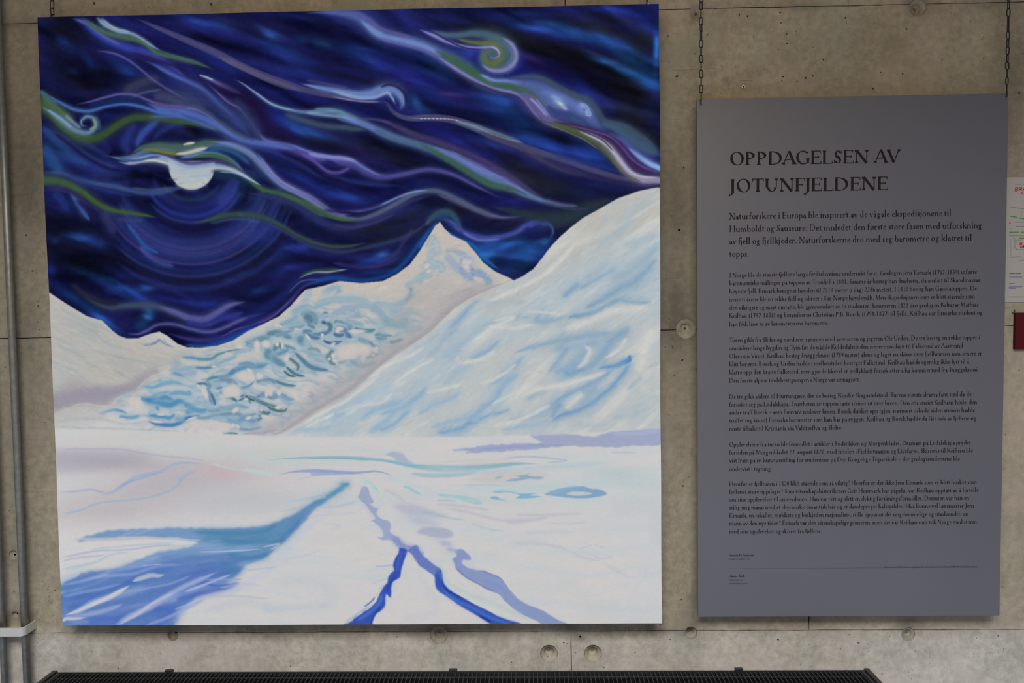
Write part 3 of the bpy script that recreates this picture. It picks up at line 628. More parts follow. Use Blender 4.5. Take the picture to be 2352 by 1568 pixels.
    S([172,240,210,232,245,222,278,215,310,217,338,228,372,240,412,245,450,250,482,266,512,292,540,314], [2,3,3,3,3,4,4,4,3,3,3], '6a6298', .85)
    S([330,232,370,248,420,256,462,268,500,286,536,308,570,322,620,330,680,342], [4,8,11,11,10,9,9,9,7], '5268ac', .85); S([340,268,400,266,450,278,500,298], 5, '4664a4', .7)
    S([200,243,250,232,300,226,340,236], 6, '1d3068', .7); S([350,236,392,243,430,247], 5, '5a4c82', .6)
    S([430,238,470,252,505,278,540,302,580,322], 4, '47586c', .6); S([540,220,560,250,580,290,600,320], 8, '2c3a64', .6)
    # J: pale ribbon in the middle
    S([535,178,562,194,592,216,622,236,660,249,700,256,738,254,775,255,812,270,850,289,900,311,950,326,1000,342,1050,364,1090,386,1130,410,1180,430,1230,452,1280,468,1330,472],
      [2,4,5,5,5,7,9,10,10,9,9,9,10,11,12,12,11,8,6,4], '607ca4', .9)
    S([545,182,590,212,630,240,680,253], 2.5, '88a4b0', .8); S([700,256,740,262,790,268,830,284], 5, '7c98b4', .7); S([720,249,760,250,800,262], 4, '5c8c98', .6)
    S([650,258,690,272,740,286,790,291,840,297], 8, '48606c', .75, .7); S([770,270,830,284,890,308,950,330], 5, '5a6cae', .7)
    S([856,294,910,318,960,332,1010,350], 9, '4c6686', .7)
    S([960,325,1000,348,1050,377,1090,402,1130,422,1180,430,1215,446], [3,6,8,8,9,7,3], '44685a', .95, .6)
    S([990,332,1050,356,1100,384,1140,402,1180,422,1220,446], [3,6,7,7,6,3], '6474b6', .85); S([1030,340,1080,366,1130,394,1180,415], 1.5, '8c9cc8', .6)
    S([848,270,890,280,940,302,1010,326,1080,352,1130,378,1180,408,1220,436,1250,456], [3,6,8,9,8,7,7,6,4], '4c4270', .85)
    S([820,272,860,272,900,280], 3, '54507c', .6); S([1050,352,1100,374,1150,398,1200,428], 4, '5a4c88', .6)
    # E: the broad ribbon falling from the top centre
    S([700,30,760,28,812,34,842,52,872,76,912,88,960,98,1000,116,1050,142,1082,164,1108,186,1150,198,1190,204,1222,220,1242,246,1264,272,1302,286], [3,6,12,16,17,15,14,16,18,18,17,16,16,18,18,16,10], '4d5f96', .92)
    S([826,42,852,66,884,84,930,94,980,108,1030,134], [4,8,8,9,7,4], '6d82b0', .8); S([800,26,842,40,872,62,905,74,950,85], 4, '5a5490', .7)
    S([860,82,920,100,980,118,1030,148,1070,176,1120,200], 4, '5c5a9c', .7)
    S([995,112,1050,144,1084,164,1102,178,1132,192,1172,198,1214,206,1240,224,1256,250], [3,9,11,11,11,11,9,9,5], '42684c', .95, .6)
    S([1005,128,1050,158,1086,180,1130,200,1180,212,1205,230,1224,254,1244,276], 4, '7a7ab4', .85); S([1020,150,1080,185,1140,208,1190,222,1214,252,1236,278], 3, '3c2f60', .7)
    S([1100,168,1132,182,1166,184,1200,190], 5, '6c84c0', .8)
    S([1190,212,1216,226,1234,250,1256,272,1290,284,1330,290], [8,14,15,14,10,6], '665e90', .85); S([1215,222,1235,240,1255,264], 3, '8c88bc', .8); S([1228,222,1246,244,1262,266], 2, '9c9cc4', .6)
    K.F([1165,182,1200,180,1245,184,1290,205,1330,222,1352,234,1370,258,1382,284,1400,296,1360,296,1310,276,1270,262,1248,240,1225,210,1190,196], '56669e', .9, 5)
    S([1160,180,1200,174,1242,178,1284,200,1322,219,1348,226,1370,250,1388,276,1430,288,1466,312,1512,344], [3,7,8,8,8,8,9,9,12,14,12], '44586a', .92)
    S([1255,238,1272,254,1300,262,1330,274,1362,294], [4,9,12,9,4], '38447c', .85); S([1300,262,1340,284,1390,310], 7, '3f5480', .7)
    S([1240,206,1262,214,1290,222,1318,240,1340,262], 9, '5e70ae', .6)
    for a_ in ((1282,232,20,11,35,'7e98bc',.8),(1286,236,9,4,40,'b8c4c8',.9),(1275,222,12,5,30,'8ca4c4',.6),(1296,246,8,4,30,'a8b4c4',.7),(1342,248,18,11,40,'7088b8',.8),(1348,256,10,5,55,'90a8c8',.8),(1336,240,8,4,20,'9ab0cc',.6),(1341,250,3,2,30,'3c5078',.9)): B(*a_)
    S([1340,262,1356,262,1346,240,1330,234], 2, '9cb4d0', .6, flow=False)
    S([1375,280,1412,292,1446,318,1480,338,1512,352], [5,12,14,14,12], '46607c', .9); S([1380,300,1422,318,1450,342,1480,366,1512,380], [4,7,9,10,10], '5262a0', .9)
    S([1440,335,1464,356,1490,374,1515,384], [2,5,7,8], '84a4cc', .9, taper='in'); S([1360,290,1400,312,1440,345,1475,378,1512,395], 4, '4050a0', .8)
    S([1268,276,1320,290,1366,302,1408,322,1436,350,1466,380,1512,400], [4,7,9,10,11,10,7], '3c2656', .95); S([1300,284,1360,298,1400,312,1430,338,1462,372,1510,396], 2.5, '76588c', .8); S([1420,328,1450,365,1490,392], 2, '5a4480', .8)
    S([1250,278,1300,292,1346,312,1378,332,1404,358,1430,392], [4,7,9,10,9,6], '566444', .95, .6)
    S([1244,278,1290,296,1340,318,1375,342], 2, '8c8c84', .7)
    S([1320,296,1362,310,1398,334,1420,362,1444,392,1474,408,1515,411], [2,4,7,9,10,11,10], '948ea6', .95, .5, taper='in'); S([1330,300,1380,322,1412,352,1440,386,1470,402,1512,405], 3, 'b0a8bc', .7)
    S([1395,345,1415,375,1438,400,1470,414], 3, '6a6a50', .7); S([1330,296,1380,318,1408,345], 2, '2c2c34', .8)
    # F: the curl at the top
    S([1085,120,1110,150,1150,165,1190,150,1205,120], 9, '262a88', .5, flow=False)
    B(1142, 122, 40, 38, 0, '4c6478', .95, 3)
    S([985,66,1020,78,1050,80,1085,76,1120,80,1150,90,1172,108,1178,130,1166,150,1142,158,1118,152,1107,134,1111,114,1126,105], [3,7,8,8,10,12,13,13,12,11,10,10,9,6], '4e6878', .95)
    S([1045,86,1072,94,1102,98,1130,100,1146,112,1149,130,1136,144,1118,142,1112,128,1120,117,1131,117], [3,5,5,6,8,8,8,8,7,5,3], '677442', .9)
    S([960,66,995,80,1030,96,1062,105,1092,109,1118,107,1134,107,1145,116,1146,126,1136,132,1126,130,1124,124], [2,4,5,5,4,4,4,4,3,3,2,2], '7c7cb4', .9)
    S([1126,106,1140,112,1146,122], 2, 'a0a4c8', .8)
    S([1150,84,1172,98,1184,118,1183,138,1168,155,1146,161,1124,158,1106,146], [2,4,5,6,6,5,4,3], '7d7cb0', .9); S([1155,95,1172,112,1174,132,1160,148], 2.5, '5c6c98', .7)
    S([990,70,1040,98,1075,110,1112,112], 2, '1c1a50', .8)
    # K: ribbons crossing the moon
    K.F(np.r_[388, 368, np.c_[441+53*np.cos(np.linspace(3.1, .05, 30)), 381+53*np.sin(np.linspace(3.1, .05, 30))].ravel(), 494, 368], 'a9b2b2', 1, 1, smooth=False)
    S([402,418,440,428,478,412], 7, 'b4bab4', .7, flow=False); S([430,398,460,404,490,396], 5, '9aaab2', .8, flow=False)
    S([440,316,395,316,350,326,320,332], 9, '171c44', .9, flow=False); S([400,322,440,318,480,316,520,322], 7, '16193c', .95, flow=False)
    S([388,342,400,336,410,332], 10, '2c3a60', .8, flow=False)
    K.F([386,372,340,372,300,380,340,388,386,392], '1b1e4a', .8, 3); K.F([480,384,540,392,560,400,500,412,492,396], '1e3252', .8, 3)
    S([242,355,275,362,305,358,332,346,362,338,400,340,440,340,482,330,520,330,552,340,580,356,606,384,640,416,684,440,724,466,760,486], [4,7,8,8,10,10,9,10,10,10,9,8,7,7,6], '5a7496', .9)
    S([300,352,330,336,365,331,405,336,448,334,478,326,510,328], [3,5,7,8,9,8,3], '4c6a5c', .9)
    S([480,322,530,330,568,345,598,370,624,402,652,426,692,446,724,462,756,484,790,497,822,498], [3,5,6,5,5,5,5,5,6,6,4], '6878aa', .85)
    S([324,341,352,343,380,348,404,352,424,350], [2,4,5,5,3], '72803c', .95)
    S([402,352,430,350,456,343,478,337], [2,5,6,3], 'b9b2a4', 1, .5, flow=False); S([419,331,434,328,448,326], [1,3,2], 'c4bdb0', 1, .5, flow=False)
    S([410,362,440,357,470,350,500,352,530,366,560,392], 5, '5e86a6', .8); S([478,343,510,340,545,352,575,376], 6, '2c5c86', .8)
    S([425,366,455,358,488,356,518,364,544,386,570,408,602,432,646,444,690,464,730,488,768,500], [2,4,6,6,6,6,7,7,6,6,4], '446a4c', .95)
    S([345,350,380,358,410,368,440,374,470,371,500,368,530,376,560,396,600,424], [2,4,5,6,5,4,3,3,2], '443e72', .9)
    S([255,357,290,366,320,362,345,356,376,360,405,372,430,382,470,380,500,378,530,386,560,402,598,425], [2,4,5,5,5,6,6,5,4,4,3], '7a90b4', .9)
    S([268,370,300,374,330,368,358,366,386,372,404,384,426,392,460,390,490,384,520,386,548,394,580,412,600,424], [2,4,5,7,8,9,9,7,6,5,4,3,2], 'a4aeb4', .95, .7)
    S([290,372,330,367,360,368,390,376], 2.5, 'c0c4c0', .8)
    S([500,392,550,398,600,424], 2.5, '7cb0c4', .7); S([270,362,310,368,345,360,370,358], 3, '2a4a80', .7)
    # L: from the moon towards the peak
    S([560,440,620,450,670,465,715,490,752,512,792,520,840,510,890,490,940,462,990,446], [4,8,9,9,10,9,8,7,4], '30386a', .75)
    S([590,348,612,378,640,410,672,430,710,448,742,472,772,490,806,490], [3,4,5,6,6,7,6,3], '6c6aa4', .9); S([600,360,625,395,655,420,690,438], 2, '8c88bc', .6)
    S([700,446,740,470,775,492,815,501,856,492,900,470,945,446,980,436,1012,438,1052,456,1100,480,1150,496,1200,494], [2,3,4,5,6,7,7,7,7,7,6,5,3], '5a6684', .9)
    S([790,482,830,481,870,470,915,450,950,438,985,434], 3, '7890c0', .75); S([1000,442,1050,462,1110,488,1150,498], 4, '5c5c7c', .7)
    S([640,440,700,462,745,486,778,500,815,504], 4, '4a6a48', .9); S([760,510,800,520,850,512,910,488], 3, '403c7a', .7)
    S([740,480,780,482,830,478,880,466], 5, '2c2468', .6)
    # lower sky
    S([170,650,200,680,248,702,292,700,330,698,362,702,400,716,440,730,474,728,502,712,530,696,570,690], [3,7,8,8,9,9,9,9,8,7,3], '46566c', .85)
    S([360,700,400,714,436,728,470,732,500,716,526,700,560,692], [3,6,8,9,8,7,3], '5a5aa0', .85); S([160,648,190,672,230,690,270,698], 8, '26263a', .8)
    S([420,735,470,745,510,730,560,715], 7, '33388c', .8)
    S([285,762,312,766,336,758,362,744,400,743,440,754,476,760,510,752,560,730,610,716], [2,4,4,5,5,5,5,4,3], '56589c', .85)
    S([380,762,440,778,500,778,550,758,600,735,640,712,668,688,692,660,716,646,742,643], [3,5,7,8,8,7,6,6,4,2], '3a367e', .9); S([500,775,540,755,580,744,620,728,652,702,680,672], 2.5, '6a609c', .7)
    S([470,786,520,775,560,756,600,740], 6, '1f2f84', .8); S([420,790,480,792,540,772,580,750], 5, '205098', .8)
    S([560,735,620,700,660,668,690,640], 14, '232e76', .6)
    S([684,638,704,628,724,622,752,622,780,618,802,615], [1,2,3,3,2,1], '8ea0a4', 1, .7); S([690,630,715,620,750,616,780,615], 3, '33503c', .8); S([660,672,690,645,720,640,745,642], 2.5, '5a6090', .7)
    S([700,655,760,636,830,642,890,630,930,600,960,560,990,515], 6, '1e4a94', .75, flow=False)
    S([1020,524,1050,545,1085,560,1112,590,1145,616], 5, '1f62ac', .75, flow=False); S([960,570,985,530,1005,506], 3, '1f58a4', .7, flow=False)
    S([840,612,880,600,910,578,930,548,950,520], 5, '403c74', .5); S([760,600,820,610,880,606,920,585], 5, '38347a', .6)
    S([975,518,992,498,1014,485,1036,488,1050,506,1060,522], [3,7,9,9,8,4], '3a5a6a', .95); S([1000,500,1020,498,1040,514,1056,530], 8, '2c4a7a', .7)
    S([1012,500,1036,506,1056,524,1084,538,1114,543,1152,540,1186,530,1212,512,1238,504,1262,512,1270,530,1258,552], [2,5,7,7,6,6,7,7,6,4,4,3], '4650a0', .85)
    S([1060,530,1100,548,1150,546], 3, '6a70b8', .6); S([1206,534,1228,544,1252,534,1262,524], 4, '201a58', .9); S([1212,520,1236,510,1256,516], 4, '3c4aa0', .7)
    S([1130,472,1190,486,1250,498,1300,496,1350,478,1400,455], [5,9,11,12,9,5], '2c3c44', .75); S([1250,456,1290,466,1326,470], 4, '5a6088', .7); S([1240,460,1300,476,1352,476], 3, '3c4668', .6)
sky()
reg = 1-SNOW
K.img[:] = K.blur(K.img, .7); l_ = K.img.max(2, keepdims=True); K.img *= .86+.14*np.clip((l_-.45)/.25, 0, 1)
K.dabs(2400, reg, (12, 34), (1.5, 4), .13, .25, 'flow', 3, seed=5)
K.dabs(1600, reg, (10, 26), (.8, 1.8), .2, .22, 'flow', 3, seed=6)
def snow():
    N = K.N; sky_img = K.img.copy()
    yy = np.linspace(0, 1, N)[:, None, None]
    c = [K.hexc(t) for t in ('bbb4aa', 'beb9b2', 'c5c2c0', 'c9c7c6', 'cac9c9')]
    stops = (.30, .5, .68, .85, 1.0)
    base = np.stack([np.interp(yy[:, 0, 0], stops, [q[i] for q in c]) for i in range(3)], -1)[:, None, :].astype(np.float32)
    K.img[:] = np.broadcast_to(base, K.img.shape)
    S, F, B = K.S, K.F, K.blob; K.glow = False; K.flow_keep = K.flow
    RIDGE = [1190,636, 1170,645, 1130,660, 1080,684, 1045,706, 1015,735, 990,760, 962,780, 940,795, 912,812, 885,832, 860,852, 845,868, 820,890, 790,914, 740,940, 700,966, 665,990, 635,1001]
    RS = K.mask(RIDGE+[900,1003, 1100,1000, 1300,994, 1560,982, 1560,400, 1400,440, 1250,560], 1.2, smooth=False)
    LB = [100,952, 120,946, 150,934, 185,925, 220,930, 246,929, 268,908, 292,899, 312,893, 330,876, 352,860, 372,855]
    fg = K.mask([90,985, 300,988, 520,995, 640,1002, 900,1003, 1100,1002, 1300,994, 1540,980, 1540,1500, 90,1500], 2, smooth=False)
    glac = np.clip(SNOW-RS-fg, 0, 1)
    # ---- left slope
    K.clip = glac
    F([100,660, 200,720, 330,775, 420,800, 560,800, 400,850, 312,893, 250,930, 100,960], 'aeaba3', .8, 14)
    for q in ([130,700,170,725,215,742,260,765],[115,770,160,790,200,830,240,850],[170,735,220,765,250,790,300,800],[200,800,260,815,330,830,400,835],[120,830,170,850,210,880,260,885],[130,790,150,800,180,810]):
        S(q, 7, '98a2a8', .5, 1)
    for q in ([150,700,180,712,215,732],[140,745,190,768,240,785],[230,850,265,868,300,878],[220,860,255,872,290,882],[120,800,150,812,190,835],[300,800,340,810,400,822]): S(q, 5, 'bab5ae', .6, 1)
    B(190,755,60,24,30,'9aa6a8',.45); B(290,840,50,22,20,'a2a6a4',.5); B(140,860,24,34,0,'a7b0ae',.6); B(380,830,50,16,-10,'a8a8a4',.5); B(160,820,26,20,30,'a9a6a8',.4)
    F([100,925, 130,905, 200,890, 280,885, 320,865, 352,848, 372,850, 352,862, 330,878, 312,895, 290,901, 268,910, 246,931, 220,932, 185,927, 150,936, 100,955], '938c96', .85, 5)
    F([170,870, 230,895, 300,880, 350,850, 330,875, 300,897, 260,915, 200,925, 150,925, 110,940, 105,915], '95909a', .65, 8)
    S([262,845,300,868,345,846,395,830], 4, '9c96a0', .5, 1)
    S([325,792,345,789,360,783,366,779,378,788,392,796], [2,4,5,5,3,1], '5c74a0', .8, .8); S([360,796,366,788,372,797], 3, 'b8b2ac', .8); S([375,775,382,786,398,797], 2.2, '6c84a8', .6); S([330,790,350,786], 4, '8898ac', .6)
    # ---- glacier: warped ridged noise plus traced marks
    r = np.random.default_rng(21); n1 = K.noise(120, 46, 31, 3); n2 = K.noise(110, 50, 32, 3); n3 = K.noise(52, 17, 33, 3); n4 = K.noise(34, 12, 34, 2)
    G0 = K.mask([262,905, 300,985, 500,997, 610,997, 690,958, 800,890, 880,820, 905,800, 960,745, 980,715, 930,700, 860,690, 760,675, 700,695, 640,740, 560,785, 470,805, 400,830, 330,880], 14)*glac
    Y, X = np.mgrid[0:N, 0:N]; sx = (X+(n1-.5)*90).astype(int) % N; sy = (Y+(n2-.5)*64-.18*X).astype(int) % N
    f = n3[sy, sx]; g = n4[sy, sx]
    line = np.clip(1-np.abs(f-.5)/.045, 0, 1)**1.2; line2 = np.clip(1-np.abs(g-.52)/.05, 0, 1)
    def lay(m, col, a): K.img[:] += (K.hexc(col)-K.img)*(m*a*G0)[..., None]
    lay(K.blur(np.clip(1-np.abs(f-.47)/.12, 0, 1), 2.0), '8ca8b6', .75); lay(K.blur(np.clip(1-np.abs(f-.5)/.05, 0, 1), 1.0), '6a91a8', .55); lay(K.blur(np.clip(1-np.abs(g-.52)/.09, 0, 1), 1.4), '93abb8', .5); lay(K.blur(np.clip((.38-f)*9, 0, 1), 1.5), 'c6bfba', .7)
    B(600,840,90,40,-20,'9cb2bc',.35); B(430,900,100,30,-8,'90b0c4',.4); B(520,950,110,24,4,'8eabc0',.45); B(850,760,90,30,-20,'a4b4ba',.35); B(700,770,60,30,10,'8ea8b4',.35)
    T1, T2, T3, T4, LT = '5d8293', '8ba6b0', '5e8db4', '3f5f6c', 'c0bab2'
    data = '''500 811 530 803 555 800 m|415 818 440 820 465 823 485 822 500 812 520 806 3 5f8a90|432 818 450 822 2 6f7fb0|400 850 440 843 480 842 520 825 545 818 3 8ca2b4|445 842 470 843 495 840 2.5 587f94|388 855 410 852 440 855 450 852 6 94a6bc|395 853 420 862 3 6f93b4|
500 868 520 862 540 848 560 840 600 836 618 832 5 4f7d9c|540 850 565 838 590 840 610 838 5 5b88a6|470 880 480 868 500 864 530 862 3 547c92|475 875 480 885 475 895 4 5f8698|450 880 470 879 475 885 2.5 4d7280|478 893 482 910 492 928 5 5b83a0|483 900 490 915 494 928 3 44708c|
486 875 510 872 530 870 540 878 550 888 570 885 585 872 3 6d8fa6|500 868 530 873 520 877 4 7787a8|495 890 510 888 2.5 6d86a8|500 898 520 905 535 915 545 922 3 6d94a4|515 912 530 912 545 920 3 3f6c7c|550 910 560 907 570 915 575 925 3 4f7a88|545 920 560 912 570 905 2 4c7080|
325 885 350 888 375 880 400 876 420 882 3 6fa0b8|345 908 365 903 390 898 3 6a98b4|320 912 340 918 360 915 380 925 400 922 7 4c86ac|330 915 360 920 378 912 400 918 6 4480ac|350 923 390 928 410 920 430 925 6 4f89b0|360 930 362 940 3 5f90b0|420 925 440 935 432 945 445 940 6 5c8cb4|435 935 460 942 475 938 5 5c92b6|
385 905 410 900 435 903 430 895 4 6f9ab4|225 950 258 940 275 942 290 947 2.5 5c8fb0|270 955 300 957 320 953 3 6c98b8|340 952 370 955 388 958 400 950 4 568cb6|338 965 360 972 390 975 410 970 425 960 445 955 460 951 4 4c77a8|440 955 470 958 500 950 530 955 3 7f94ac|400 960 420 962 3 7f9cb4|
470 940 490 942 520 935 545 930 570 935 4 7c98ae|500 950 540 948 560 955 590 948 4 6f8ca4|530 975 560 960 580 965 600 958 5 6d93b4|520 960 540 970 550 978 4 7c9cb8|545 982 570 985 600 980 3 7292a8|510 996 530 994 546 995 2.5 3f686c|
560 908 580 912 600 922 615 928 630 932 650 940 4 54747c|570 905 565 912 585 918 2.5 3c5c60|612 930 625 938 650 942 660 935 3 4a666c|595 940 610 948 620 944 4 54707c|590 950 600 955 590 965 3 5f8290|500 930 520 938 550 935 3 80a0b0|
585 910 610 905 625 910 640 905 665 913 5 5f80a4|600 898 605 908 3 6f8fb0|625 900 630 908 3 6f8fb0|640 905 660 914 675 915 3 7f98b4|
562 788 580 785 600 778 620 770 8c 5f8494|610 765 640 762 660 770 670 775 6 5c7e90|565 792 600 790 570 783 4 8c9cb4|
605 790 612 800 620 808 640 810 660 800 655 795 4 5c8090|612 812 625 820 640 830 655 838 7 5c8498|625 805 640 790 650 802 5 54788c|655 838 668 850 680 858 700 862 3 4a6c78|650 848 665 860 680 862 2 3f6064|660 818 675 828 685 838 682 850 3 54747c|
675 805 690 820 710 838 730 845 755 848 4.5 557a90|650 790 680 800 3 6c8c9c|620 800 612 812 618 822 6 63889a|545 835 570 832 590 838 3 6c90a8|620 868 640 876 660 882 680 884 3 55787c|590 862 600 868 590 876 4 6d8ca4|600 872 620 870 632 880 3 6c8ca0|
688 720 704 716 720 722 725 735 718 745 6 5f8290|700 722 712 732 708 740 8 567a88|705 742 720 750 716 745 3 5c7c8c|735 738 755 742 760 750 752 760 735 762 4.5 3f6a7c|738 735 748 740 3 3c5f70|720 758 700 760 710 768 740 765 755 760 5 4c7690|705 762 715 772 735 775 3.5 54708c|
768 745 772 735 800 742 812 748 3 64889c|768 755 778 752 795 758 800 768 808 772 6 4c6f98|765 762 775 768 790 766 4 4a6c94|800 745 806 755 4 6c8ca0|740 778 752 784 770 786 785 780 3 3f5c84|760 790 768 783 778 782 2 4a6a8c|
812 750 830 756 850 757 862 754 4 54808c|790 732 815 738 835 745 3 8ca4b0|858 768 870 766 885 772 875 775 862 772 4 6c8c98|875 768 900 768 2.5 6f8c98|893 781 905 783 922 778 920 783 3.5 577c7c|
825 775 835 780 850 785 862 795 870 805 3 5f7890|820 775 830 778 842 786 838 798 828 808 5 7c98a4|848 815 860 810 865 795 868 802 4 7a8c80|840 820 855 815 870 810 2.5 80907c|765 800 760 810 752 818 757 825 5 54767c|750 818 758 822 760 830 770 835 4 6c8488|
800 822 812 830 825 838 845 836 865 828 4 8099a0|775 832 790 828 800 822 3 8ca0a4|705 802 715 798 730 802 735 808 3 809090|680 775 690 780 695 790 7 6f94a8|692 772 688 783 6 5d86a0|
630 770 650 765 660 760 675 755 3 6f90a0|660 752 690 748 700 742 3 7898a4|640 745 665 735 685 722 4 84a0b0|670 718 690 705 710 700 5 90a6b0|690 700 720 705 740 695 760 692 3 8ca4b0|
700 690 705 678 712 665 4 a0b0b8|745 665 760 660 775 655 778 665 772 670 3.5 90a4b0|740 668 765 662 3 a4aeb0|720 700 745 690 780 685 820 686 850 690 5 95abb6|780 700 800 705 830 700 870 702 4 94a8b4|740 718 752 715 2.5 6f78b0|
760 720 780 712 800 705 815 712 4 98a2b8|850 705 870 712 880 725 890 735 6 8ba4b0|880 730 895 738 915 742 930 735 925 750 8 7c9ca8|930 750 950 755 970 752 5 98a8b0|905 700 930 690 940 680 945 665 940 655 5 8ca4b0|938 655 945 665 940 680 930 690 3 6f8ca0|
925 700 910 705 890 700 860 695 5 9cacb6|970 650 965 640 975 630 985 625 980 612 978 598 5 94aab4|975 625 955 640 940 648 930 655 3 9cb0b8|990 615 1005 605 1015 612 1012 625 4 a0b2bc|985 590 995 600 1010 605 1018 620 4 a4b4bc|995 545 1000 555 1002 570 1006 580 5 b0b4b4|
985 560 992 548 995 540 4 a8b0b0|1000 570 990 580 985 592 4 a8b0b4|1025 580 1030 572 1050 575 1075 585 3 a4a0a8|1025 582 1035 595 1045 608 1055 618 5 a0a4bc|1055 590 1065 600 1080 612 1095 625 1125 640 4 8490b4|1062 600 1058 615 1070 630 1090 640 5 9098bc|
1080 622 1095 635 1110 645 1130 648 4 7c8ab4|1095 615 1110 628 1130 645 4 8894bc|1045 575 1060 582 1080 590 1090 600 3 a0a4bc|900 800 920 790 5 a8a8ac|'''
    for q in data.replace('\n', '').split('|'):
        v = q.split()
        if not v: continue
        if v[-1] == 'm': S([float(t) for t in v[:-1]], 2.5, '4f7c86', .8, .8); continue
        if v[-2][-1] == 'c': v[-2] = v[-2][:-1]
        P = [float(t) for t in v[:-2]]; w = float(v[-2])
        S(P, w*4.2, '95adb8', .5, 1, streak=0); S(P, w*2.4, '7d9cb0', .6, 1, streak=0); S(P, [w*1.1, w*1.8, w*1.7, w*1.1], v[-1], .95, .8, streak=.1)
    for x, y, rx, ry, a_ in ((635,744,7,2.5,15),(644,747,4,2,20),(681,753,6,2,10),(740,767,4,4,0),(775,758,4,4,0),(765,788,6,3,-30),(707,772,9,3,50),(573,850,8,4,45),(490,840,6,2,-5),(530,898,24,12,-30),
        (578,865,7,7,0),(596,862,8,7,0),(560,862,14,10,0),(658,820,5,9,30),(636,788,4,6,0),(648,792,3,8,0),(610,788,10,9,0),(590,792,7,12,0),(800,805,30,17,-10),(838,802,14,14,0),(862,802,7,6,30),(865,798,5,5,60),(857,813,4,3,0),
        (765,814,4,6,-20),(756,822,4,3,0),(767,826,5,3,20),(780,752,9,5,5),(565,915,5,3,0),(638,934,7,4,0),(600,940,4,3,0),(540,940,9,5,-40),(535,975,4,5,0),(545,977,6,4,40),(570,958,7,4,-20),(608,955,10,4,10),(620,960,14,4,5),
        (702,895,7,4,10),(738,888,4,9,-15),(310,925,18,14,30),(280,962,6,3,0),(370,950,10,3,0),(360,967,14,3,5),(440,960,12,3,-20),(455,885,5,3,40),(620,900,6,8,0),(612,902,4,8,10),(640,900,5,7,0),(470,900,6,16,-20),(820,758,20,4,0),
        (505,975,30,7,5),(450,975,24,9,0),(1070,605,8,12,-30),(1100,640,14,6,30),(965,700,14,8,0),(980,608,7,6,-40),(985,620,7,4,0),(550,795,6,4,0)):
        B(x, y, rx*1.15, ry*1.15, a_, 'c6beb9', 1, 2.5)
    B(735,887,22,16,0,'a8a6b0',.4); B(1000,660,60,30,-20,'a9a9a6',.6); B(960,690,40,40,40,'aaa7a4',.6); B(1060,670,70,14,-22,'a09c9e',.6); B(920,730,40,20,-30,'a4a4a6',.6)
    S([1185,640,1130,657,1080,680,1040,702,1010,730,985,755,950,780,910,806,870,834,838,862,810,886,770,912,720,940,680,968,640,992,600,999], [5,9,12,14,14,13,12,12,12,12,12,12,11,10,8,4], '9c969b', .9, 1, streak=.2)
    S([1150,650,1090,668,1040,695,1000,728,960,765,900,800,850,832,800,872,740,910,690,945,640,975,560,990], 40, 'a3a1a5', .7, 1, streak=.2)
    S([870,720,905,735,935,748], 5, '8ba4ae', .6); S([640,985,600,992,560,994], 5, '9c98a4', .7); S([545,996,600,1000,640,1002], 2.5, '9aa08f', .5)
    F([250,925, 300,905, 260,930, 240,960, 120,990, 110,965, 160,938, 200,930], 'b3b5b4', .6, 8)
    S([118,952,160,935,185,926,215,929,250,932,270,913,300,900], 2.5, 'bfbbb6', .6); S([312,893,330,877,352,861,372,855,400,850], 3, 'c0b8b4', .6)
    S([130,965,180,960,240,962,290,975], 8, 'a6acae', .5, 1); S([120,978,200,982,300,985,420,990], 5, 'a4a9a9', .6, 1); S([700,700,750,720,800,722], 3, 'bdb6ae', .4)
    for q in ([720,650,760,648,820,662],[850,660,900,650,940,625],[870,680,900,668,930,650],[1010,540,1020,560,1040,570],[960,600,980,570,1000,530],[1040,560,1070,570,1095,600]): S(q, 7, 'bcb3a8', .5, 1)
    K.dabs(1500, G0, (5, 14), (.8, 1.8), .05, .3, lambda x, y: -14, 22, seed=12)
    K.dabs(1800, np.clip(glac-G0, 0, 1), (8, 34), (1.2, 3.5), .03, .5, lambda x, y: 24 if x < 430 else -20, 12, seed=13)
    # ---- right slope
    K.clip = RS
    F([640,1001, 860,850, 1010,740, 1130,664, 1290,560, 1540,400, 1540,985], 'b6babb', .9, 10)
    F([1040,720, 1300,600, 1540,520, 1540,700, 1300,720, 1100,800, 900,960, 700,990, 800,930], 'aebbc1', .75, 22)
    F([1290,540, 1440,445, 1530,425, 1530,520, 1400,560, 1300,610, 1220,650], 'b5b0a8', .7, 16); F([1130,680, 1190,655, 1260,630, 1180,700, 1110,720], 'b3b0ac', .6, 12)
    F([1350,860, 1480,780, 1540,700, 1540,975, 1300,990, 1200,985, 1330,940], 'b8bcba', .85, 14)
    def st(P, w, c_, a_=.75): S(P, np.asarray(w, float)*4.6, c_, a_*.24, 1, streak=.1); S(P, np.asarray(w, float)*2.4, c_, a_*.4, 1, streak=.2); S(P, np.asarray(w, float)*1.25, c_, a_*.85, 1)
    h_ = K.rot(-36, 170, 30, 71, 4, 110); K.img[:] += (K.hexc('99b1c2')-K.img)*(np.clip(h_*.2, 0, .4)*RS)[..., None]
    h_ = K.rot(-34, 150, 20, 75, 4, 110); K.img[:] += (K.hexc('c9c6c3')-K.img)*(np.clip(h_*.42, 0, .75)*RS)[..., None]
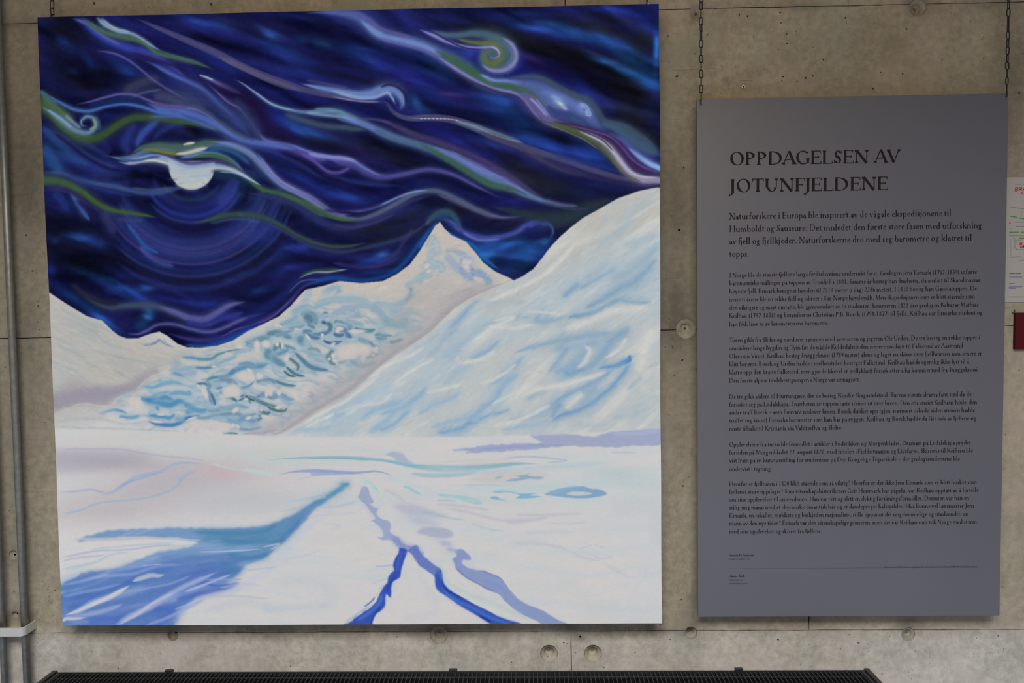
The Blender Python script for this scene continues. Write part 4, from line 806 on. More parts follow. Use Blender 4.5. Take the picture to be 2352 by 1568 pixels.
    for P, w, c_ in (([1512,588,1460,640,1430,655,1390,680,1340,706],[5,10,12,9,5],'7797b4'),([1512,560,1480,590,1440,620,1400,640],10,'92a9b8'),([1400,590,1370,620,1340,640],8,'9cafba'),([1332,646,1310,664,1294,678],7,'7696b6'),
        ([1450,500,1420,530,1370,560],8,'a3b3ba'),([1510,535,1470,550,1430,560],9,'9cb0ba'),([1420,608,1380,632,1330,660],4,'86a2ba'),([1500,690,1462,692,1422,686,1400,694,1372,708],[3,5,6,6,3],'7b9ab2'),
        ([1390,705,1362,715,1330,722,1305,724],[3,7,7,4],'6d93b2'),([1302,722,1270,732,1240,735,1225,728],[3,6,7,4],'83a2b8'),([1222,728,1190,724,1150,732,1110,745],4,'8fa6b8'),([1250,708,1240,720,1230,730],8,'86a2bc'),
        ([1105,682,1080,700,1062,722,1040,745,1028,755],[3,5,5,5,3],'7a9cbc'),([1120,740,1090,760,1060,790,1030,830],6,'9cb2bc'),([1448,742,1432,760,1410,775,1390,800,1370,825,1345,845,1320,852],[8,13,14,12,12,10,5],'7893b8'),
        ([1410,760,1370,765,1320,772,1270,782,1220,794,1180,808],[8,10,9,7,6,3],'7f9cb6'),([1380,780,1340,790,1300,795,1270,800],12,'8ca4bc'),([1310,738,1295,755,1285,775],6,'96aebc'),([1305,795,1290,815,1275,835,1262,850],6,'7c8fbc'),
        ([1350,800,1320,830,1300,845,1275,850],14,'8aa4bc'),([1330,838,1312,855,1295,850],8,'7490bc'),([1447,820,1425,832,1402,838,1375,842],[6,7,5,3],'4f7fb8'),([1448,828,1436,848,1420,868,1402,888,1382,904,1358,924,1325,940,1290,950,1265,965],[6,6,5,5,6,7,7,6,4],'5f8abc'),
        ([1415,840,1390,858,1365,872,1335,890,1300,905,1270,925,1240,945,1205,955,1160,965],[4,9,10,7,6,6,7,6,3],'7491bc'),([1375,885,1350,905,1330,925],14,'8ba6bc'),([1290,922,1275,940,1268,955],8,'7898b8'),([1265,960,1230,972,1190,978,1150,985],6,'94aec0'),
        ([1205,812,1185,835,1165,850,1150,868,1120,880],[5,9,9,6,3],'869fc0'),([1200,850,1170,870,1150,890,1140,912,1110,935,1090,955,1062,978],[4,8,9,8,7,7,5],'86a0c2'),([1175,934,1150,945,1120,952,1095,965],[3,5,5,4],'7898be'),
        ([1000,992,1030,988,1060,980,1075,970,1100,968],[4,6,9,6,3],'7093c0'),([1260,880,1240,895,1212,915],5,'86a4c0'),([1145,775,1130,795,1110,808,1080,822],[3,5,5,3],'7e8fc0'),([1072,780,1050,795,1020,820],8,'98a6c0'),
        ([1080,830,1050,850,1020,880],10,'9cacc0'),([1060,900,1030,915,1000,925,960,950],[4,7,8,6],'8fa8c2'),([982,880,965,905,945,920,920,935,870,950],[4,8,9,6,4],'839fc4'),([930,915,890,930,850,945,830,965],[4,7,7,4],'8ca6c6'),
        ([910,940,890,960,870,975,850,990],8,'8aa4c4'),([830,890,800,905,775,925,750,940],[4,8,8,4],'8ca4c4'),([795,945,765,955,730,962,715,955],[5,9,8,4],'8ea6c8'),([760,975,730,985,690,985,670,990],[4,7,7,4],'96adc4'),
        ([940,940,900,975,870,985],5,'7c9cc4'),([1010,760,980,785,955,810],8,'a4b0bc'),([1060,740,1030,765,1000,800,980,820],6,'98acba'),([980,800,940,830,900,860],7,'a6b2c0'),([900,880,860,905,810,925],6,'98accc'),([1110,940,1080,955,1040,965,990,980],6,'90aac2'),
        ([1110,700,1160,690,1210,690],6,'a4b3ba'),([1510,900,1480,920,1440,940],8,'a8b6ba'),([1475,860,1455,880,1440,890],5,'98aeba'),([1500,930,1450,950,1400,955],6,'a2b4bc'),([1400,975,1340,972,1300,978],6,'aab6bc'),([1150,650,1100,680,1060,700],6,'b0b0ac')):
        st(P, w, c_)
    B(1446,820,5,8,0,'3462b4',.95,1.5); B(1440,826,10,5,-25,'4474b8',.9,1.4)
    for P, w in (([1340,790,1355,800,1345,825,1330,840],6),([1395,850,1350,865,1300,880,1240,890,1200,905],9),([1340,900,1320,915,1300,935],10),([1270,925,1230,945,1180,965,1130,975],7),([1190,830,1150,860,1100,880],5),([1060,880,1020,890,980,900],5),
        ([1140,800,1110,820,1060,830,1050,815],6),([1130,735,1180,725,1120,755,1090,780],5),([1500,705,1440,705,1400,715,1340,738,1290,755],12),([1290,720,1260,715,1210,712],5),([1230,740,1180,750,1120,745],6),([1220,880,1170,905,1130,925],4),
        ([900,900,880,920,830,930],4),([870,860,830,890,790,920,740,945,690,975],7),([980,790,940,815,900,830,850,865],6),([770,950,740,960,700,980],6),([1000,820,960,840,900,880],4),([1440,770,1420,800,1390,820],5),([1320,560,1260,620,1200,655,1120,690],8),([1500,750,1480,800,1470,850],18)):
        S(P, w*1.7, 'c6c4c1', .6, 1); S(P, w, 'cbc7c4', .8, 1)
    S([1180,641,1140,657,1090,678,1050,700,1018,731,992,757,960,779,915,808,862,848,820,888,788,913,740,938,700,964,660,990], 4.5, 'c0b6ae', .7, .9)
    e_ = np.clip((K.img[..., 0]+K.img[..., 2])/2+.012-K.img[..., 1], 0, 1)*RS; K.img[..., 1] += e_*.9
    K.dabs(4200, RS, (8, 40), (1.2, 4.5), .028, .4, lambda x, y: -36 if x+60 > 900 else -32, 10, seed=14)
    # ---- foreground
    K.clip = np.clip(fg, 0, 1)
    F([80,1000, 1560,985, 1560,1500, 80,1500], 'c8c6c5', .9, 4, smooth=False)
    F([1150,1040, 1560,1030, 1560,1440, 1480,1440, 1350,1200, 1000,1150, 940,1090], 'c3c7c8', .6, 30)
    h_ = K.rot(4, 330, 26, 61, 4, 90); K.img[:] += (K.hexc('bac4c8')-K.img)*(np.clip(h_*.32, 0, .55)*K.clip)[..., None]
    h_ = K.rot(-6, 300, 22, 65, 4, 90); K.img[:] += (K.hexc('cfc8c6')-K.img)*(np.clip(h_*.3, 0, .5)*K.clip)[..., None]
    B(300,1005,300,20,0,'c2c0bb',.7); B(600,1040,300,24,3,'bdc3c0',.8); B(250,1060,200,26,4,'a8a2a8',.9); B(400,1110,240,50,-6,'b1aaae',.85); B(250,1170,200,40,-4,'b5aeb0',.8); B(560,1150,200,40,0,'b4b6ba',.7); B(500,1080,60,20,10,'bfabae',.8)
    S([560,1075,600,1084,640,1086], 10, 'b4cbc8', .6, 1); S([480,1062,540,1076,620,1084], 6, 'b8cac8', .6, 1); S([560,1048,640,1060,700,1068], 12, 'b6c8c6', .5, 1)
    S([125,1031,200,1030,280,1031,330,1040,375,1046,440,1052,480,1060], 4, 'a2a3b4', .6, 1); F([122,1033,280,1032,350,1046,250,1075,123,1085], 'a5a1ab', .6, 8)
    K.glow = False
    S([128,1130,170,1128,210,1124,245,1132,270,1122,290,1108,312,1094,350,1086,380,1076,405,1063,440,1062,475,1066], [3,4,5,5,6,8,9,8,6,6,6,4], '97a6c0', .8, 1)
    S([262,1122,290,1108,330,1095,372,1082], 5, '8ca0c4', .7, 1)
    S([130,1182,180,1172,220,1156,262,1150,320,1145,360,1136,392,1124,408,1112,418,1098,432,1088,458,1074], [5,5,4,4,4,4,4,5,5,5,3], '93abc2', .8, 1); S([415,1105,412,1095,440,1082], 5, '8cacc6', .7, 1)
    F([410,1068,470,1066,460,1075,430,1090,410,1100,395,1120,330,1140,280,1148,300,1120,360,1092], 'b2adb4', .5, 5)
    # right lilac shadow and blue bands
    F([1218,997,1245,990,1275,988,1295,992,1330,997,1368,999,1390,993,1410,987,1460,984,1560,974,1560,1016,1470,1020,1410,1024,1300,1022,1240,1028,1160,1034,1110,1037,1070,1038,1085,1034,1040,1032,1065,1028,1120,1020,1190,1016,1245,1014,1225,1004], '9aa2be', .95, 1.2, wob=.8)
    S([1400,990,1460,992,1520,985], 10, 'a3aec4', .8, 1); S([1100,1030,1200,1022,1300,1018], 5, '8c98c0', .7, 1); S([1150,1050,1220,1046,1300,1054,1250,1060], 4, 'a3a8be', .7, 1); S([1400,1035,1460,1036], 4, 'a2aec4', .6, 1)
    S([600,1056,660,1051,720,1049,790,1049,850,1052,900,1058,950,1068,1010,1073,1080,1072,1140,1067,1190,1062,1245,1062], [2,3,4,6,6,5,8,12,11,10,8,3], '86aab8', .95, .8)
    S([880,1056,940,1066,1000,1070], 4, '7fb4c4', .7); S([940,1085,990,1090,1050,1088,1100,1080], 7, '96b0bc', .8); S([700,1052,780,1050,850,1055], 2.5, '72a4b0', .7)
    F([882,1040,905,1036,925,1040,935,1052,950,1062,930,1062,912,1052,895,1046], 'a0a8be', .8, 1.5, wob=.6); S([905,1052,925,1062,935,1066], 6, '86b0c0', .6)
    S([636,1089,672,1082,715,1079,760,1081,800,1084,838,1082,862,1080,890,1086,903,1094], [2,3,5,6,5,4,4,3,3], '8f9cc0', .9, .7, streak=.2); F([672,1082,712,1085,710,1094,675,1102,660,1106,690,1098,720,1092,800,1088,830,1086,800,1080,720,1078], '8e9cc2', .7, 1.2)
    S([1000,1060,1060,1056,1130,1052,1180,1048,1140,1056,1060,1064], 4, 'c6bcb8', .6)
    F([1108,1082,1150,1078,1200,1080,1260,1084,1250,1095,1180,1104,1110,1106,1080,1098,1110,1092], 'c4bcb8', .8, 3)
    F([1186,1090,1205,1088,1220,1084,1212,1090,1250,1093,1240,1098,1215,1097,1188,1102,1162,1102,1180,1097,1196,1095], '86a8c0', .95, .8); F([1137,1095,1155,1091,1148,1096,1140,1098], '7fa8c0', .9, .8)
    S([1060,1112,1120,1111,1160,1114], 4, 'a0bcc0', .7, 1); F([1131,1127,1150,1124,1175,1126,1200,1131,1235,1130,1218,1135,1245,1138,1210,1143,1185,1142,1195,1135,1170,1129,1140,1130], '74aac4', .95, .9)
    F([1127,1139,1140,1138,1150,1143,1165,1148,1140,1146,1130,1144], '74a4bc', .9, .8)
    F([1250,1133,1275,1122,1310,1115,1340,1113,1355,1119,1380,1122,1395,1132,1370,1139,1340,1142,1300,1140,1265,1136], '7ba0be', 1, 1); F([1300,1131,1320,1126,1345,1127,1362,1131,1340,1135,1315,1135], 'c2c0bc', 1, 1)
    S([1000,1133,1040,1138,1080,1144,1110,1150], [4,6,8,5], '98bcc4', .85); S([1060,1144,1090,1152,1110,1152], 5, '8eb6c0', .7); S([925,1115,940,1118,950,1125,965,1132], 5, '90bcc4', .8); S([1000,1148,1030,1147,1050,1150], 4, 'a0a8bc', .6, 1)
    B(1420,1085,80,20,6,'b0c0c2',.7); B(1450,1110,90,16,6,'b4c3c4',.6); B(1200,1120,120,14,4,'b2c2c4',.4)
    # left blue shadow
    F([806,1107,795,1118,775,1126,752,1140,718,1152,700,1166,680,1178,655,1190,628,1200,600,1209,560,1211,520,1214,480,1213,440,1212,400,1211,350,1214,290,1216,240,1220,200,1232,175,1243,220,1240,300,1233,360,1236,400,1235,452,1244,
      440,1254,400,1262,375,1267,350,1271,325,1283,300,1294,262,1308,235,1311,205,1313,180,1322,165,1332,138,1348,138,1440,378,1440,392,1420,410,1402,440,1378,450,1366,480,1352,520,1335,545,1318,560,1300,590,1288,620,1272,640,1252,668,1228,690,1205,705,1190,722,1170,745,1152,770,1136,790,1122], '7292b8', .98, 2.2, wob=.8)
    F([138,1348,165,1332,205,1314,262,1309,300,1295,330,1290,420,1292,540,1290,560,1302,520,1336,450,1368,410,1404,380,1440,138,1440], '5878b2', .85, 6)
    F([480,1216,600,1212,700,1170,690,1200,640,1250,560,1268,470,1250], '5787aa', .7, 6)
    bs = K.mask([806,1107,752,1140,700,1166,655,1190,600,1209,520,1214,400,1211,290,1216,200,1232,300,1233,452,1244,400,1262,350,1271,262,1308,205,1313,138,1348,138,1440,378,1440,450,1366,520,1335,560,1300,620,1272,668,1228,705,1190,745,1152], 5)*K.clip
    h_ = K.rot(-13, 170, 16, 91, 3, 60); K.img[:] += (K.hexc('93a6cc')-K.img)*(np.clip(h_*.42-.1, 0, .75)*bs)[..., None]; K.img[:] += (K.hexc('4264ae')-K.img)*(np.clip(-h_*.4-.1, 0, .6)*bs*np.clip((np.linspace(0, 1, N)[:, None]-.84)*14, .15, 1))[..., None]
    for P, w, c_ in (([640,1200,600,1220,520,1224,440,1220],6,'4c80a4'),([660,1235,600,1245,540,1242,500,1236],8,'4a7ea4'),([620,1272,570,1280,520,1272],7,'4a7ca6'),([540,1305,480,1310,430,1325,400,1335],5,'4f68ac'),([500,1290,540,1302,530,1310,480,1305],8,'4a7aa8'),
        ([360,1280,400,1285,440,1300,380,1315],10,'6280b6'),([150,1400,190,1385,230,1362,265,1350],9,'4a6cae'),([150,1380,160,1350,190,1335],12,'587ab0'),([260,1398,300,1380,350,1378,380,1370],9,'5c7ab4'),([260,1420,320,1400,360,1392],6,'4666ae'),([320,1345,420,1345,470,1320,520,1300],12,'5a78b4'),
        ([400,1378,450,1365,510,1350,550,1338],7,'4462b2'),([350,1400,380,1400,395,1405,360,1425],9,'4a68b4'),([200,1430,250,1420,280,1425],10,'4e6cb6'),([330,1437,360,1430,380,1425],7,'5570b8'),([450,1335,500,1345,525,1342],4,'4a64b2'),([240,1320,320,1310,400,1305],6,'5478b4'),
        ([785,1112,800,1110],5,'3f80a4'),([745,1140,765,1130,790,1114],6,'4a88ac'),([720,1155,745,1145],6,'4e8aac'),([690,1175,720,1158],5,'5a88b0'),([640,1240,670,1215,690,1192],6,'5078aa'),([260,1335,240,1350,200,1362],7,'5a7cb2')):
        st(P, w, c_, .75)
    for P, w, c_, a_ in (([140,1345,180,1336,240,1322,300,1318,360,1300,420,1296],7,'8fa2ce',.6),([140,1372,190,1360,230,1352,280,1340],6,'8fa3cc',.5),([144,1414,176,1405,205,1388,232,1378,259,1367,280,1354,297,1344],[5,10,12,12,11,9,6],'a4aed0',.8),([146,1414,180,1402,215,1386,250,1372,275,1358,296,1345],[3,6,8,8,7,5],'bdbec6',1),([200,1395,240,1375,285,1350],5,'c4c4c6',.9),([140,1424,180,1416,240,1402,280,1388],9,'9ba6c8',.75),([140,1430,150,1422,170,1422,195,1419],[7,7,5,2],'bcbcc2',.95),
        ([300,1336,322,1328,345,1321,362,1322,378,1319],[4,9,10,8,3],'b4b8c4',1),([260,1438,300,1415,345,1393,380,1370,420,1348,460,1330,500,1312],[12,13,12,11,10,10,4],'9ea8cc',.9),([270,1436,320,1405,350,1385,400,1360],6,'b4b8cc',.8),([420,1360,450,1349,500,1330,530,1318],5,'b0b6d0',.8),([330,1438,380,1420,430,1395,470,1375],7,'8ea0cc',.7),([300,1360,340,1350,390,1340,440,1320],5,'8c9fcc',.6),([300,1420,340,1395,330,1400],4,'b4b8c4',.8),
        ([450,1267,500,1266,560,1263,600,1260],[2,3,3,2],'a8bccc',.85),([320,1300,345,1297,370,1295],2,'a8b4cc',.8),([370,1235,410,1238,460,1240],4,'a8b4c8',.8),([370,1252,400,1254,440,1252],5,'b6bec0',.9),
        ([160,1237,250,1238,340,1234,400,1238],[5,7,6,3],'b9b6b8',.9),([560,1330,520,1330,470,1330],3,'8ca0cc',.6),([460,1385,420,1392,400,1400],4,'a8b0c8',.6)):
        S(P, w, c_, a_, .8)
    for P, w, c_ in (([138,1282,180,1272,230,1264,290,1262,350,1254,400,1250],[6,5,4,4,4,3],'93a6c0'),([138,1290,180,1280,240,1275],4,'9ba6c4'),([138,1308,180,1300,220,1290,250,1275,300,1266],[7,7,5,4,3],'9cb8c0'),([138,1345,150,1330,180,1318],8,'a8c0c4'),([200,1262,260,1256,330,1250,400,1246],5,'a9b4c4'),
        ([660,1152,720,1140,760,1132],5,'9cb0c0'),([640,1175,680,1165,720,1150],4,'a0b4c4'),([560,1310,600,1305,640,1300],3,'a0aac4'),([470,1370,540,1368,620,1375],4,'aab0c0'),([700,1185,760,1180,820,1176],4,'b4bcc6'),([740,1165,780,1160,820,1150],6,'a8b4c4'),([500,1350,560,1340,600,1345],5,'b0b6c4'),([640,1285,700,1275,740,1260],4,'b4bcc8')):
        S(P, w, c_, .65, 1)
    S([600,1256,640,1248,620,1262], 3, 'b8bcc4', .7); S([740,1200,780,1205,760,1215], 4, 'b0bac8', .5, 1)
    # cracks
    for P, w, c_, a_ in (([830,1130,862,1190,900,1235,925,1262],16,'b2b8cc',.55),([925,1262,905,1320,880,1380,820,1430],20,'a9b6d4',.5),([940,1262,1010,1315,1030,1365,1100,1408,1200,1440],18,'b0bbd6',.5),([1048,1285,1130,1330,1190,1390,1290,1435],20,'b0bcd2',.5),
        ([900,1150,960,1200,1010,1235,1050,1280],24,'b4bac8',.6),([1000,1290,1010,1340,1060,1370,1160,1410],12,'bcd0cf',.6),([960,1070,1100,1080,1240,1072,1400,1060],14,'aebfc8',.7),([1050,1120,1180,1122,1300,1112,1420,1100],12,'b3c7ca',.6),([1010,1135,1080,1148,1160,1146,1260,1146],9,'b4c8ca',.6),
        ([1240,1135,1330,1148,1420,1140,1500,1130],9,'b8c8ca',.6),([880,1090,940,1110,1000,1122],8,'b2c6ca',.6),([820,1095,850,1112,870,1140],9,'b0c8ca',.6),([760,1120,700,1140,640,1160],10,'b6c2ca',.5),([780,1150,720,1200,660,1260,600,1320,500,1370],16,'b4bed0',.5)):
        S(P, w, c_, a_, 1, streak=.6)
    L_ = '98a3c0'
    F([822,1140,832,1118,846,1120,850,1135,858,1150,848,1156,866,1166,870,1168,866,1180,878,1190,892,1194,899,1206,897,1220,905,1228,918,1234,919,1242,932,1248,928,1252,945,1252,958,1254,960,1262,975,1268,968,1276,940,1268,925,1260,912,1250,900,1240,880,1240,866,1232,880,1230,876,1212,862,1200,852,1195,862,1190,855,1178,842,1160,832,1152], L_, .98, 1, wob=.8)
    F([900,1228,918,1234,932,1248,958,1254,972,1268,955,1268,925,1262,905,1245], '7c88bc', .7, 4)
    F([918,1256,935,1262,930,1285,924,1300,921,1315,918,1325,904,1335,899,1350,899,1370,893,1368,888,1362,885,1375,886,1392,875,1402,862,1410,855,1425,850,1440,772,1440,800,1430,822,1415,840,1402,862,1385,872,1365,880,1348,890,1338,892,1325,906,1308,903,1298,908,1280,916,1270], '3550aa', .98, 1.3, wob=.5)
    S([925,1262,915,1290,912,1310], 5, '4a64b0', .7); S([880,1360,870,1385,850,1405,820,1425], 6, '4a72ba', .8); S([910,1320,895,1340,888,1355], 4, '2440a0', .7); S([876,1390,860,1412,850,1435], 4, '203c98', .7)
    S([862,1368,855,1378,840,1390,836,1390], 3, '5470b4', .8); S([885,1340,870,1352], 2, '9caac8', .6); S([790,1432,820,1410,850,1390], 5, '8ca0cc', .6, 1); S([860,1298,880,1298,905,1295], 3, '9ca8c8', .7); S([850,1340,880,1330,895,1325], 3, 'a8b0c8', .5)
    F([935,1264,955,1250,962,1258,968,1270,985,1285,1002,1298,1014,1306,1018,1320,1020,1338,1032,1352,1045,1362,1070,1375,1100,1395,1130,1408,1165,1422,1225,1440,1148,1440,1120,1425,1090,1408,1060,1392,1030,1370,1008,1355,1002,1345,1000,1325,985,1312,965,1298,955,1285,945,1270], '6478b6', .98, 1.2, wob=.4)
    F([1000,1318,1014,1308,1020,1338,1045,1362,1100,1395,1165,1422,1225,1440,1148,1440,1090,1408,1030,1370,1004,1350], '3454ac', .95, 2)
    S([1012,1330,1026,1352,1050,1366,1090,1388,1140,1412], 3.5, '223a98', .8); S([1010,1345,1040,1372,1080,1392,1130,1418,1180,1434], 5, '4670be', .8); S([1000,1305,1010,1318,1014,1330], 4, '4a6ca4', .8); S([1100,1412,1130,1428], 4, '1f3590', .8)
    F([1043,1290,1040,1280,1050,1276,1046,1264,1062,1260,1080,1275,1082,1284,1066,1284,1062,1292,1075,1302,1094,1307,1110,1308,1130,1316,1150,1325,1160,1338,1172,1355,1186,1370,1210,1385,1250,1402,1280,1420,1320,1440,1262,1440,1235,1425,1205,1412,1180,1396,1160,1378,1145,1362,1120,1353,1095,1338,1070,1325,1050,1308], '8494bc', .98, 1.1, wob=.4)
    S([1044,1298,1070,1322,1100,1340,1140,1358], 2, '6474a4', .6); S([1100,1307,1148,1325,1170,1352,1190,1372], 2, '6070ac', .5); S([1110,1330,1150,1345,1165,1365], 5, '7a8cc0', .5, 1)
    F([1030,1255,1055,1262,1045,1266,1028,1262], '9ca6c4', .8, 2); F([1008,1240,1030,1242,1040,1250,1020,1252], 'a2a9c4', .7, 2.5); F([955,1222,975,1210,1010,1210,1035,1216,1042,1228,1025,1234,990,1230], 'a3a8bc', .85, 2)
    F([940,1190,970,1186,1000,1196,1010,1204,970,1202], 'aeb1c2', .7, 4); F([905,1160,940,1155,965,1160,985,1168,1020,1180,1030,1186,980,1186,940,1180], 'abafc2', .75, 4); S([960,1170,1000,1180,1040,1188,1070,1192], 4, '9cb4c0', .7, 1); S([1080,1200,1120,1212,1160,1218], 4, 'a8bcc2', .7, 1)
    S([880,1120,910,1135,930,1150], 7, 'b2b2be', .6, 1); S([835,1098,855,1110,868,1125], 5, 'a9c4c6', .8, 1); S([850,1118,866,1122,872,1135], 4, 'a4c6c8', .7, 1); S([830,1112,840,1135,850,1150], 6, 'a0a8c4', .7, 1)
    S([1000,1280,1015,1300,1025,1330,1050,1350,1100,1372,1160,1395,1220,1425], [5,9,9,9,12,14,10], 'b6c1c1', .7, 1)
    for P, w, c_ in (([1020,1165,1080,1175,1150,1192,1220,1190],7,'b4b0bc'),([1180,1180,1250,1180,1340,1176],7,'b2b0bc'),([1130,1170,1060,1160,1000,1155],7,'b6b0ba'),([1160,1200,1220,1192,1260,1185],8,'aeaebc'),([1180,1245,1230,1246,1280,1252,1310,1264],7,'b4b4c0'),([1200,1222,1270,1218,1320,1220],9,'b0bfc4'),
        ([1260,1198,1310,1200,1350,1195],4,'b0b4c2'),([1330,1258,1350,1252,1360,1248],3,'a0aebf'),([1365,1248,1390,1255],3,'a8b0c2'),([1360,1270,1380,1280,1410,1275],3,'b2aebc'),([1390,1292,1420,1310,1450,1325],7,'b6bac4'),([1310,1262,1340,1278,1380,1285],5,'b8b2bc'),([1170,1340,1250,1350,1330,1330],30,'bfc3c4'),
        ([1400,1170,1500,1160,1520,1250],40,'b9bfc3'),([1300,1330,1350,1380,1420,1400],40,'c2c3c2'),([620,1330,740,1340,760,1400],40,'b9c0c3'),([600,1400,680,1395,760,1390],18,'b4bec6'),([470,1400,560,1380,640,1400],20,'b6bbc2'),([600,1395,650,1400],10,'b2c2c6'),([700,1240,800,1230,860,1260],26,'c4c2c0'),([960,1310,1000,1400,920,1420],20,'bfc0c6')):
        S(P, w, c_, .55, 1)
    S([860,1440,870,1415,905,1360,925,1330,930,1290,940,1270,950,1285,970,1310,995,1330], 5, 'c6c3c4', .5, 1)
    for P in ([900,1380,960,1340],[760,1240,840,1215,860,1225],[560,1300,650,1290,700,1300],[1100,1150,1180,1154,1300,1150],[1060,1115,1000,1105],[960,1150,880,1108],[620,1130,700,1108,780,1100]): S(P, 7, 'c9c2be', .45, 1)
    K.dabs(3500, K.clip, (8, 22), (1, 2.4), .02, .3, lambda x, y: 8-26*max(0, min(1, (1000-(x+60))/900))*(1 if y > 1150 else .4), 5, seed=15)
    K.clip = None
    K.img[:] = sky_img*(1-SNOW[..., None])+K.img*SNOW[..., None]
    # a bright rim of paint along the peaks
    wv = (np.sin(np.arange(N)*1.55)*.5)[None, :]*(np.sin(np.arange(N)*1.47)[:, None])
    K.img += (K.noise(6, 3, 77, 2)-.5)[..., None]*.02
snow()
# ---------------- the canvas itself ----------------
PDEP = .055
CQ = [on_wall(*p, PDEP) for p in PQ]
pxl = (CQ[0].x+CQ[3].x)/2; pxr = (CQ[1].x+CQ[2].x)/2; pzt = (CQ[0].z+CQ[1].z)/2; pzb = (CQ[2].z+CQ[3].z)/2
pt = empty('painting', ((pxl+pxr)/2, -.03, pzb)); tag(pt, 'large square unframed canvas of a snowy mountain under a swirling blue night sky', 'painting')
# the traced colours are those seen under this room's light: divide the light out to get the paint itself
v_ = np.linspace(0, 1, K.N); u_ = np.linspace(0, 1, K.N)
ILL = np.stack([np.interp(v_, LV, [q[i] for q in LC]) for i in range(3)], -1)[:, None, :]
ILL = ILL*np.interp(u_, LU, LF)[None, :, None]
lin = np.where(K.img <= .04045, K.img/12.92, ((np.clip(K.img, 0, 1)+.055)/1.055)**2.4)
alb = np.clip((lin-.0015)/ILL, .0015, .92)
srgb = np.where(alb <= .0031308, alb*12.92, 1.055*alb**(1/2.4)-.055)
im = bpy.data.images.new('painted_picture', K.N, K.N, alpha=False)
buf = np.ones((K.N, K.N, 4), np.float32); buf[..., :3] = srgb[::-1]
im.pixels.foreach_set(buf.ravel()); im.update(); im.pack()
M = Mat('painted_canvas'); tx = M.n('ShaderNodeTexImage', image=im, interpolation='Cubic', extension='EXTEND')
uvn = M.n('ShaderNodeUVMap', uv_map='UVMap'); M.l(uvn.outputs[0], tx.inputs[0]); M.l(tx.outputs[0], M.b.inputs['Base Color'])
M.b.inputs['Roughness'].default_value = .9; M.b.inputs['Specular IOR Level'].default_value = .03
v = M.obj(); wv = M.n('ShaderNodeTexWave', wave_type='BANDS', bands_direction='X'); wv.inputs['Scale'].default_value = 260; M.l(v, wv.inputs['Vector'])
wv2 = M.n('ShaderNodeTexWave', wave_type='BANDS', bands_direction='Z'); wv2.inputs['Scale'].default_value = 260; M.l(v, wv2.inputs['Vector'])
ad = M.n('ShaderNodeMath', operation='ADD'); M.l(wv.outputs['Fac'], ad.inputs[0]); M.l(wv2.outputs['Fac'], ad.inputs[1])
M.bump(ad.outputs[0], .12, .0004); CANV = M.m
def canvas_mesh():
    bm = bmesh.new(); n = 24; T = .034; r = random.Random(3)
    def wav(t, k): return .0008*math.sin(t*9+k)+.0005*math.sin(t*23+k*2)
    grid = [[None]*(n+1) for _ in range(n+1)]
    for j in range(n+1):
        for i in range(n+1):
            u, w = i/n, j/n; x = pxl+(pxr-pxl)*u; z = pzb+(pzt-pzb)*w
            if i == n: x += wav(w, 1)
            if i == 0: x += wav(w, 4)
            if j == 0: z += wav(u, 2)*.5
            if j == n: z += wav(u, 3)*.5
            sag = .0015*math.sin(math.pi*u)*math.sin(math.pi*w)
            grid[j][i] = bm.verts.new((x, -PDEP+sag, z))
    uvl = bm.loops.layers.uv.new('UVMap')
    def face(vs, uvs, sm=True):
        f = bm.faces.new(vs); f.smooth = sm
        for l, q in zip(f.loops, uvs): l[uvl].uv = q
    for j in range(n):
        for i in range(n):
            face([grid[j][i], grid[j][i+1], grid[j+1][i+1], grid[j+1][i]], [(a/n, b/n) for a, b in ((i, j), (i+1, j), (i+1, j+1), (i, j+1))])
    ring = [(grid[0][i], (i/n, .002)) for i in range(n)]+[(grid[j][n], (.998, j/n)) for j in range(n)]+[(grid[n][n-i], (1-i/n, .998)) for i in range(n)]+[(grid[n-j][0], (.002, 1-j/n)) for j in range(n)]
    ring = [(bm.verts.new(a.co), q) for a, q in ring]
    bk = [bm.verts.new((a.co.x, -PDEP+T, a.co.z)) for a, _ in ring]
    m = len(ring)
    for k in range(m):
        l = (k+1) % m; face([ring[k][0], bk[k], bk[l], ring[l][0]], [ring[k][1], ring[k][1], ring[l][1], ring[l][1]], False)
    bmesh.ops.recalc_face_normals(bm, faces=bm.faces)
    return bm_mesh('canvas', bm)
place('canvas', canvas_mesh(), CANV, pt)
PINE = simple('stretcher_pine', (.46, .35, .22), .7, scale=20)
b0, b1 = -PDEP+.006, -PDEP+.032; w = .045; e = .004
for n_, q in (('stretcher_bar', (pxl+e, pxr-e, pzb+e, pzb+e+w)), ('stretcher_bar', (pxl+e, pxr-e, pzt-e-w, pzt-e)), ('stretcher_bar', (pxl+e, pxl+e+w, pzb+e+w+.001, pzt-e-w-.001)),
              ('stretcher_bar', (pxr-e-w, pxr-e, pzb+e+w+.001, pzt-e-w-.001)), ('stretcher_bar', ((pxl+pxr)/2-.02, (pxl+pxr)/2+.02, pzb+e+w+.001, pzt-e-w-.001))):
    place(n_, bm_mesh(n_, box_bm(q[0], q[1], b0, b1, q[2], q[3], .0015)), PINE, pt)
